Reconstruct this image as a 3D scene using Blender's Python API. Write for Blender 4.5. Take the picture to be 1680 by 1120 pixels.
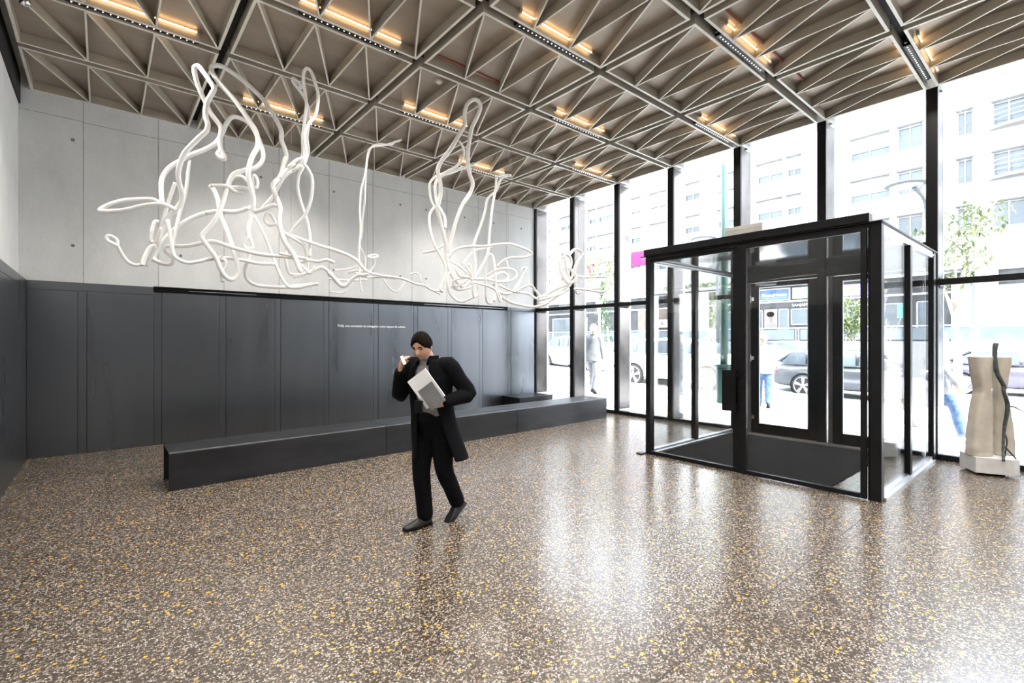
import bpy, bmesh, math, random
from math import sin, cos, pi, sqrt, radians
from mathutils import Vector, Matrix, noise

# ------------------------------------------------------------------ camera, sky, sun, exposure
for o in list(bpy.data.objects):
    bpy.data.objects.remove(o)
sc = bpy.context.scene
COL = sc.collection
PHI = 0.8696                                   # heading of the camera, measured from +X towards +Y
cam_d = bpy.data.cameras.new('camera')
cam_d.sensor_width = 36.0
cam_d.lens = 795.86 / 1680 * 36.0
cam_d.shift_y = -0.0007
cam_d.clip_end = 400
cam = bpy.data.objects.new('camera', cam_d)
COL.objects.link(cam)
cam.location = (0, 0, 1.6)
cam.rotation_euler = (pi / 2, 0, PHI - pi / 2)
sc.camera = cam

world = bpy.data.worlds.new('overcast_sky')
sc.world = world
world.use_nodes = True
wn = world.node_tree
for n in list(wn.nodes):
    wn.nodes.remove(n)
w_out = wn.nodes.new('ShaderNodeOutputWorld')
w_bg = wn.nodes.new('ShaderNodeBackground')
w_tc = wn.nodes.new('ShaderNodeTexCoord')
w_sep = wn.nodes.new('ShaderNodeSeparateXYZ')
w_rmp = wn.nodes.new('ShaderNodeValToRGB')
wn.links.new(w_tc.outputs['Generated'], w_sep.inputs[0])
wn.links.new(w_sep.outputs['Z'], w_rmp.inputs[0])
w_rmp.color_ramp.elements[0].color = (0.93, 0.96, 1.0, 1)
w_rmp.color_ramp.elements[1].color = (0.74, 0.85, 1.0, 1)
wn.links.new(w_rmp.outputs[0], w_bg.inputs['Color'])
w_bg.inputs['Strength'].default_value = 4.8
wn.links.new(w_bg.outputs[0], w_out.inputs[0])

sun_d = bpy.data.lights.new('sun', 'SUN')
sun_d.energy = 8.5
sun_d.angle = radians(1.0)
sun_d.color = (1.0, 0.96, 0.9)
sun = bpy.data.objects.new('sun', sun_d)
COL.objects.link(sun)
sun.rotation_euler = Vector((-0.10, -0.60, 0.79)).to_track_quat('Z', 'Y').to_euler()

sc.view_settings.view_transform = 'Standard'
sc.view_settings.look = 'None'
sc.view_settings.gamma = 1.0
sc.view_settings.use_curve_mapping = False
sc.view_settings.exposure = 1.5
sc.cycles.max_bounces = 10
sc.cycles.diffuse_bounces = 5
sc.cycles.glossy_bounces = 5
sc.cycles.transparent_max_bounces = 24
sc.cycles.sample_clamp_indirect = 6.0

LED_STRENGTH = 4.0      # white spots of the ceiling tracks
TUBE_STRENGTH = 3.2      # warm tubes above the lattice

# ------------------------------------------------------------------ helpers
class MB:
    """collects shapes and links them as one mesh object"""
    def __init__(self):
        self.v, self.f = [], []
    def add(self, vs, fs):
        b = len(self.v)
        self.v += [tuple(p) for p in vs]
        self.f += [tuple(b + i for i in q) for q in fs]
        return self
    def box(self, x0, x1, y0, y1, z0, z1, mat=None):
        vs = [(x, y, z) for z in (z0, z1) for y in (y0, y1) for x in (x0, x1)]
        if mat is not None:
            vs = [mat @ Vector(p) for p in vs]
        return self.add(vs, [(0, 2, 3, 1), (4, 5, 7, 6), (0, 1, 5, 4), (2, 6, 7, 3), (0, 4, 6, 2), (1, 3, 7, 5)])
    def bar(self, a, b, w, z0, z1):
        """straight vertical plate of thickness w from a to b (xy)"""
        a, b = Vector(a[:2]), Vector(b[:2])
        d = (b - a).normalized(); n = Vector((-d.y, d.x)) * w / 2
        ps = [a + n, a - n, b - n, b + n]
        vs = [(p.x, p.y, z) for z in (z0, z1) for p in ps]
        return self.add(vs, [(3, 2, 1, 0), (4, 5, 6, 7), (0, 1, 5, 4), (1, 2, 6, 5), (2, 3, 7, 6), (3, 0, 4, 7)])
    def prism(self, poly, z0, z1):
        n = len(poly)
        a = sum(poly[i][0] * poly[(i + 1) % n][1] - poly[(i + 1) % n][0] * poly[i][1] for i in range(n))
        if a < 0:
            poly = poly[::-1]
        vs = [(p[0], p[1], z0) for p in poly] + [(p[0], p[1], z1) for p in poly]
        fs = [tuple(range(n - 1, -1, -1)), tuple(range(n, 2 * n))]
        fs += [(i, (i + 1) % n, n + (i + 1) % n, n + i) for i in range(n)]
        return self.add(vs, fs)
    def extrude_x(self, poly, x0, x1):
        """polygon in (y, z) swept from x0 to x1"""
        n = len(poly)
        vs = [(x0, p[0], p[1]) for p in poly] + [(x1, p[0], p[1]) for p in poly]
        fs = [tuple(range(n - 1, -1, -1)), tuple(range(n, 2 * n))]
        fs += [(i, (i + 1) % n, n + (i + 1) % n, n + i) for i in range(n)]
        return self.add(vs, fs)
    def loft(self, rings, cap=True, closed=True):
        n = len(rings[0]); vs = [p for r in rings for p in r]; fs = []
        for k in range(len(rings) - 1):
            for i in range(n if closed else n - 1):
                j = (i + 1) % n
                fs.append((k * n + i, k * n + j, (k + 1) * n + j, (k + 1) * n + i))
        if cap:
            fs.append(tuple(range(n - 1, -1, -1)))
            m = (len(rings) - 1) * n
            fs.append(tuple(range(m, m + n)))
        return self.add(vs, fs)
    def tube(self, pts, r, n=10, sub=0, cap=True):
        """round tube along pts; r a number or one radius per point"""
        pts = [Vector(p) for p in pts]
        rs = list(r) if isinstance(r, (list, tuple)) else [r] * len(pts)
        if sub:
            q, qr = [], []
            for i in range(len(pts) - 1):
                p0 = pts[max(i - 1, 0)]; p1 = pts[i]; p2 = pts[i + 1]; p3 = pts[min(i + 2, len(pts) - 1)]
                for k in range(sub):
                    t = k / sub
                    q.append(0.5 * ((2 * p1) + (p2 - p0) * t + (2 * p0 - 5 * p1 + 4 * p2 - p3) * t * t + (3 * p1 - p0 - 3 * p2 + p3) * t ** 3))
                    qr.append(rs[i] * (1 - t) + rs[i + 1] * t)
            q.append(pts[-1]); qr.append(rs[-1]); pts, rs = q, qr
        rings = []; up = None
        for i, p in enumerate(pts):
            d = (pts[min(i + 1, len(pts) - 1)] - pts[max(i - 1, 0)])
            if d.length < 1e-9: d = Vector((0, 0, 1))
            d.normalize()
            if up is None:
                up = d.orthogonal().normalized()
            up = (up - d * up.dot(d))
            if up.length < 1e-6: up = d.orthogonal()
            up.normalize(); s = d.cross(up)
            rings.append([p + (up * cos(2 * pi * k / n) + s * sin(2 * pi * k / n)) * rs[i] for k in range(n)])
        return self.loft(rings, cap)
    def blob(self, pts, rs, n=14, sub=3):
        """closed limb: a tube with rounded ends"""
        pts = [Vector(p) for p in pts]
        a = (pts[0] - pts[1]).normalized(); b = (pts[-1] - pts[-2]).normalized()
        P = [pts[0] + a * rs[0] * .9, pts[0] + a * rs[0] * .6] + pts + [pts[-1] + b * rs[-1] * .6, pts[-1] + b * rs[-1] * .9]
        R = [rs[0] * .3, rs[0] * .78] + list(rs) + [rs[-1] * .78, rs[-1] * .3]
        return self.tube(P, R, n, sub)
    def ellipsoid(self, c, r, rot=None, nu=20, nv=12):
        c = Vector(c); vs = []; fs = []
        for j in range(1, nv):
            t = pi * j / nv
            for i in range(nu):
                p = 2 * pi * i / nu
                q = Vector((r[0] * sin(t) * cos(p), r[1] * sin(t) * sin(p), r[2] * cos(t)))
                vs.append(c + (rot @ q if rot else q))
        top = Vector((0, 0, r[2])); bot = -top
        vs.append(c + (rot @ top if rot else top)); vs.append(c + (rot @ bot if rot else bot))
        for j in range(nv - 2):
            for i in range(nu):
                k = (i + 1) % nu
                fs.append((j * nu + i, (j + 1) * nu + i, (j + 1) * nu + k, j * nu + k))
        a = len(vs) - 2
        for i in range(nu):
            k = (i + 1) % nu
            fs.append((a, i, k)); fs.append((a + 1, (nv - 2) * nu + k, (nv - 2) * nu + i))
        return self.add(vs, fs)
    def cyl(self, a, b, r0, r1=None, n=20):
        return self.tube([a, b], [r0, r0 if r1 is None else r1], n)
    def mesh(self, name, mat, smooth=False, fix=False):
        me = bpy.data.meshes.new(name)
        me.from_pydata(self.v, [], self.f)
        if fix:
            bm = bmesh.new(); bm.from_mesh(me)
            bmesh.ops.recalc_face_normals(bm, faces=bm.faces); bm.to_mesh(me); bm.free()
        if smooth:
            me.polygons.foreach_set('use_smooth', [True] * len(me.polygons))
        if mat: me.materials.append(mat)
        me.update()
        return me
    def build(self, name, mat, parent=None, smooth=False, bevel=0.0, seg=2, fix=False):
        o = bpy.data.objects.new(name, self.mesh(name, mat, smooth, fix))
        COL.objects.link(o)
        if bevel:
            m = o.modifiers.new('bevel', 'BEVEL'); m.width = bevel; m.segments = seg; m.limit_method = 'ANGLE'; m.angle_limit = radians(40)
        if parent is not None: attach(o, parent)
        return o

def attach(o, parent):
    """parent o (built in world coordinates) under parent"""
    o.parent = parent
    o.matrix_parent_inverse = Matrix.Translation(root_loc(parent)).inverted() if parent.type == 'EMPTY' else Matrix.Identity(4)
    return o
def root_loc(o):
    return o.location.copy()

def tag(o, label=None, cat=None, group=None, kind=None):
    if label: o['label'] = label
    if cat: o['category'] = cat
    if group: o['group'] = group
    if kind: o['kind'] = kind
    return o
def thing(name, label, cat, loc=(0, 0, 0), group=None, kind=None):
    o = bpy.data.objects.new(name, None); COL.objects.link(o)
    o.location = loc; o.empty_display_size = .1
    return tag(o, label, cat, group, kind)
def struct(o):
    o['kind'] = 'structure'
    return o
def copy_tree(o, parent=None):
    c = o.copy(); COL.objects.link(c)
    if parent is not None:
        c.parent = parent; c.matrix_parent_inverse = o.matrix_parent_inverse.copy()
    for ch in list(o.children):
        copy_tree(ch, c)
    return c
def remesh(o, voxel, smooth_it=4, factor=.5, decimate=None):
    """fuse overlapping closed shapes of one object into one continuous skin"""
    m = o.modifiers.new('fuse', 'REMESH'); m.mode = 'VOXEL'; m.voxel_size = voxel; m.use_smooth_shade = True
    if smooth_it:
        s = o.modifiers.new('smooth', 'SMOOTH'); s.iterations = smooth_it; s.factor = factor
    if decimate:
        d = o.modifiers.new('thin', 'DECIMATE'); d.ratio = decimate
    dg = bpy.context.evaluated_depsgraph_get()
    me = bpy.data.meshes.new_from_object(o.evaluated_get(dg))
    o.modifiers.clear(); old = o.data; o.data = me; bpy.data.meshes.remove(old)
    me.polygons.foreach_set('use_smooth', [True] * len(me.polygons))
    return o
NUM = ['', 'first', 'second', 'third', 'fourth', 'fifth', 'sixth', 'seventh', 'eighth', 'ninth', 'tenth', 'eleventh', 'twelfth']

# ------------------------------------------------------------------ materials
def new_mat(name):
    m = bpy.data.materials.new(name); m.use_nodes = True
    nt = m.node_tree; b = nt.nodes['Principled BSDF']
    return m, nt, b
def ramp(nt, stops, interp='LINEAR'):
    r = nt.nodes.new('ShaderNodeValToRGB'); r.color_ramp.interpolation = interp
    e = r.color_ramp.elements
    while len(e) < len(stops): e.new(0.5)
    for i, (p, c) in enumerate(stops):
        e[i].position = p; e[i].color = tuple(c) + (1,)
    return r
def mat_noise(name, c0, c1, rough=.5, metal=0.0, scale=8.0, bump=0.0, detail=4, stretch=None, rough2=None, coat=0.0, spec=None):
    m, nt, b = new_mat(name)
    tc = nt.nodes.new('ShaderNodeTexCoord'); nz = nt.nodes.new('ShaderNodeTexNoise')
    nz.inputs['Scale'].default_value = scale; nz.inputs['Detail'].default_value = detail
    if stretch:
        mp = nt.nodes.new('ShaderNodeMapping'); mp.inputs['Scale'].default_value = stretch
        nt.links.new(tc.outputs['Object'], mp.inputs[0]); nt.links.new(mp.outputs[0], nz.inputs['Vector'])
    else:
        nt.links.new(tc.outputs['Object'], nz.inputs['Vector'])
    r = ramp(nt, [(.35, c0), (.65, c1)])
    nt.links.new(nz.outputs['Fac'], r.inputs[0]); nt.links.new(r.outputs[0], b.inputs['Base Color'])
    b.inputs['Roughness'].default_value = rough; b.inputs['Metallic'].default_value = metal
    if coat: b.inputs['Coat Weight'].default_value = coat
    if spec is not None: b.inputs['Specular IOR Level'].default_value = spec
    if rough2 is not None:
        mr = nt.nodes.new('ShaderNodeMapRange'); mr.inputs['To Min'].default_value = rough; mr.inputs['To Max'].default_value = rough2
        mr.inputs['From Min'].default_value = .3; mr.inputs['From Max'].default_value = .7
        nt.links.new(nz.outputs['Fac'], mr.inputs[0]); nt.links.new(mr.outputs[0], b.inputs['Roughness'])
    if bump:
        bp = nt.nodes.new('ShaderNodeBump'); bp.inputs['Strength'].default_value = bump; bp.inputs['Distance'].default_value = .01
        nt.links.new(nz.outputs['Fac'], bp.inputs['Height']); nt.links.new(bp.outputs[0], b.inputs['Normal'])
    return m
def mat_emit(name, col, strength):
    m, nt, b = new_mat(name)
    b.inputs['Base Color'].default_value = tuple(col) + (1,)
    b.inputs['Emission Color'].default_value = tuple(col) + (1,)
    b.inputs['Emission Strength'].default_value = strength
    return m
def mat_glass(name, tint=(.97, .985, .98), refl=1.0, rough=0.0):
    """thin architectural pane: light passes straight, the surface mirrors by Fresnel"""
    m = bpy.data.materials.new(name); m.use_nodes = True; nt = m.node_tree
    for n in list(nt.nodes): nt.nodes.remove(n)
    out = nt.nodes.new('ShaderNodeOutputMaterial'); mx = nt.nodes.new('ShaderNodeMixShader')
    tr = nt.nodes.new('ShaderNodeBsdfTransparent'); gl = nt.nodes.new('ShaderNodeBsdfGlossy')
    fr = nt.nodes.new('ShaderNodeFresnel'); mu = nt.nodes.new('ShaderNodeMath'); mu.operation = 'MULTIPLY'
    fr.inputs['IOR'].default_value = 1.45; mu.inputs[1].default_value = refl
    tr.inputs['Color'].default_value = tuple(tint) + (1,)
    gl.inputs['Roughness'].default_value = rough; gl.inputs['Color'].default_value = (1, 1, 1, 1)
    nt.links.new(fr.outputs[0], mu.inputs[0]); nt.links.new(mu.outputs[0], mx.inputs[0])
    nt.links.new(tr.outputs[0], mx.inputs[1]); nt.links.new(gl.outputs[0], mx.inputs[2]); nt.links.new(mx.outputs[0], out.inputs[0])
    return m

def mat_terrazzo():
    m, nt, b = new_mat('terrazzo')
    tc = nt.nodes.new('ShaderNodeTexCoord')
    L = nt.links.new
    def vor(scale, feature='F1'):
        v = nt.nodes.new('ShaderNodeTexVoronoi'); v.inputs['Scale'].default_value = scale; v.feature = feature
        L(wv.outputs[0], v.inputs['Vector'])
        return v
    nz = nt.nodes.new('ShaderNodeTexNoise'); nz.inputs['Scale'].default_value = 80; nz.inputs['Detail'].default_value = 2
    L(tc.outputs['Object'], nz.inputs['Vector'])
    wv = nt.nodes.new('ShaderNodeMixRGB'); wv.blend_type = 'ADD'; wv.inputs[0].default_value = .006
    L(tc.outputs['Object'], wv.inputs[1]); L(nz.outputs['Color'], wv.inputs[2])
    v = vor(105); vd = vor(105, 'DISTANCE_TO_EDGE')
    sep = nt.nodes.new('ShaderNodeSeparateColor'); L(v.outputs['Color'], sep.inputs[0])
    chips = ramp(nt, [(0, (.030, .022, .016)), (.26, (.075, .056, .042)), (.46, (.21, .162, .118)), (.64, (.33, .284, .23)), (.82, (.45, .42, .385)), (.94, (.13, .10, .078))], 'CONSTANT')
    L(sep.outputs[0], chips.inputs[0])
    edge = ramp(nt, [(.05, (0, 0, 0)), (.15, (1, 1, 1))]); L(vd.outputs['Distance'], edge.inputs[0])
    mx = nt.nodes.new('ShaderNodeMixRGB'); mx.inputs[1].default_value = (.045, .034, .026, 1)
    L(edge.outputs[0], mx.inputs[0]); L(chips.outputs[0], mx.inputs[2])
    # larger amber chips
    v2 = vor(36)
    s2 = nt.nodes.new('ShaderNodeSeparateColor'); L(v2.outputs['Color'], s2.inputs[0])
    pick = nt.nodes.new('ShaderNodeMath'); pick.operation = 'GREATER_THAN'; pick.inputs[1].default_value = .845; L(s2.outputs[1], pick.inputs[0])
    inn = nt.nodes.new('ShaderNodeMath'); inn.operation = 'LESS_THAN'; inn.inputs[1].default_value = .34
    L(v2.outputs['Distance'], inn.inputs[0])
    am = nt.nodes.new('ShaderNodeMath'); am.operation = 'MULTIPLY'; L(pick.outputs[0], am.inputs[0]); L(inn.outputs[0], am.inputs[1])
    ac = ramp(nt, [(0, (.52, .27, .025)), (.5, (.62, .37, .05)), (1, (.52, .36, .14))]); L(s2.outputs[2], ac.inputs[0])
    mx2 = nt.nodes.new('ShaderNodeMixRGB'); L(am.outputs[0], mx2.inputs[0]); L(mx.outputs[0], mx2.inputs[1]); L(ac.outputs[0], mx2.inputs[2])
    # broad cloudiness
    n2 = nt.nodes.new('ShaderNodeTexNoise'); n2.inputs['Scale'].default_value = 1.3; n2.inputs['Detail'].default_value = 3; L(tc.outputs['Object'], n2.inputs['Vector'])
    rr = nt.nodes.new('ShaderNodeMapRange'); rr.inputs['To Min'].default_value = .19; rr.inputs['To Max'].default_value = .27
    L(n2.outputs['Fac'], rr.inputs[0]); L(rr.outputs[0], b.inputs['Roughness'])
    L(mx2.outputs[0], b.inputs['Base Color'])
    b.inputs['IOR'].default_value = 1.9
    return m
def mat_concrete():
    m, nt, b = new_mat('board_concrete'); L = nt.links.new
    tc = nt.nodes.new('ShaderNodeTexCoord')
    n1 = nt.nodes.new('ShaderNodeTexNoise'); n1.inputs['Scale'].default_value = 1.6; n1.inputs['Detail'].default_value = 8; n1.inputs['Roughness'].default_value = .65
    mp = nt.nodes.new('ShaderNodeMapping'); mp.inputs['Scale'].default_value = (1, 1, .55)
    L(tc.outputs['Object'], mp.inputs[0]); L(mp.outputs[0], n1.inputs['Vector'])
    r = ramp(nt, [(.3, (.60, .605, .60)), (.5, (.68, .685, .68)), (.72, (.75, .755, .75))]); L(n1.outputs['Fac'], r.inputs[0])
    n2 = nt.nodes.new('ShaderNodeTexNoise'); n2.inputs['Scale'].default_value = 60; n2.inputs['Detail'].default_value = 4; L(tc.outputs['Object'], n2.inputs['Vector'])
    r2 = ramp(nt, [(.25, (.9, .9, .9)), (.6, (1, 1, 1))]); L(n2.outputs['Fac'], r2.inputs[0])
    mu = nt.nodes.new('ShaderNodeMixRGB'); mu.blend_type = 'MULTIPLY'; mu.inputs[0].default_value = 1
    L(r.outputs[0], mu.inputs[1]); L(r2.outputs[0], mu.inputs[2]); L(mu.outputs[0], b.inputs['Base Color'])
    b.inputs['Roughness'].default_value = .8
    bp = nt.nodes.new('ShaderNodeBump'); bp.inputs['Strength'].default_value = .15; bp.inputs['Distance'].default_value = .01
    L(n2.outputs['Fac'], bp.inputs['Height']); L(bp.outputs[0], b.inputs['Normal'])
    return m
M = {}
M['terrazzo'] = mat_terrazzo()
M['concrete'] = mat_concrete()
M['seam'] = mat_noise('concrete_seam', (.30, .30, .29), (.40, .40, .39), .9, scale=20)
M['hole'] = mat_noise('tie_hole', (.16, .16, .155), (.24, .24, .23), .9, scale=40)
M['rear_plaster'] = mat_noise('grey_plaster', (.34, .34, .34), (.40, .40, .40), .8, scale=3)
M['plaster'] = mat_noise('white_plaster', (.74, .74, .73), (.80, .80, .79), .8, scale=3)
M['steel'] = mat_noise('waxed_black_steel', (.158, .169, .187), (.170, .182, .200), .27, .93, scale=1.6, stretch=(2.5, 2.5, .35), rough2=.30, detail=1)
M['bench_steel'] = mat_noise('bench_black_steel', (.030, .031, .034), (.045, .046, .050), .30, .6, scale=3, stretch=(.5, 2, 2), rough2=.42)
M['black'] = mat_noise('black_paint', (.005, .005, .0055), (.008, .008, .009), .36, .0, scale=12, spec=.22)
M['black_gap'] = mat_noise('black_void', (.006, .006, .006), (.010, .010, .010), .7, scale=6)
M['fin'] = mat_noise('beige_lattice_paint', (.36, .325, .262), (.41, .37, .302), .40, 0, scale=4)  # shaded tone of the lattice beige for the webs; undersides get the lit one
M['fin_lit_edge'] = mat_noise('beige_lattice_lit', (.66, .63, .56), (.72, .69, .62), .35, 0, scale=4)  # lattice beige lightened: light bounced off the floor, put into the colour
M['bronze'] = mat_noise('bronze_sheet', (.34, .285, .235), (.41, .35, .295), .42, .55, scale=1.4, stretch=(1, 3, 1), rough2=.56, detail=7)
M['chrome'] = mat_noise('polished_steel', (.72, .72, .74), (.80, .80, .82), .12, 1, scale=5)
M['alu'] = mat_noise('anodised_aluminium', (.52, .53, .55), (.60, .61, .63), .35, .9, scale=10)
M['fin_plate'] = mat_noise('bronze_fin_plate', (.095, .088, .086), (.13, .122, .12), .12, .85, scale=2, rough2=.22)
M['led'] = mat_emit('led_spot', (1, .93, .82), LED_STRENGTH)
M['tube_light'] = mat_emit('warm_tube', (1, .66, .34), TUBE_STRENGTH)
M['glass'] = mat_glass('clear_pane', (.985, .992, .99), .55)
M['glass_edge'] = mat_noise('glass_edge', (.45, .58, .62), (.6, .7, .74), .2, scale=10)
M['red_pipe'] = mat_noise('red_pipe_paint', (.36, .11, .08), (.44, .15, .11), .45, scale=10)
M['mat'] = mat_noise('coir_mat', (.006, .006, .0065), (.014, .014, .015), .95, scale=140, bump=.6, spec=.1)
M['white_tube'] = mat_noise('white_foam_tube', (.84, .83, .81), (.90, .89, .87), .5, scale=6)
M['wire'] = mat_noise('steel_wire', (.4, .4, .4), (.5, .5, .5), .4, .9, scale=10)
M['white_paint'] = mat_noise('white_letter_paint', (.85, .85, .85), (.9, .9, .9), .5, scale=10)
M['grey_box'] = mat_noise('grey_plastic', (.52, .50, .47), (.60, .58, .55), .5, scale=5)
M['smoke_white'] = mat_noise('detector_white', (.7, .68, .64), (.78, .76, .72), .4, scale=10)
M['soffit'] = mat_noise('soffit_render', (.70, .69, .65), (.76, .75, .71), .8, scale=2)
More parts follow.
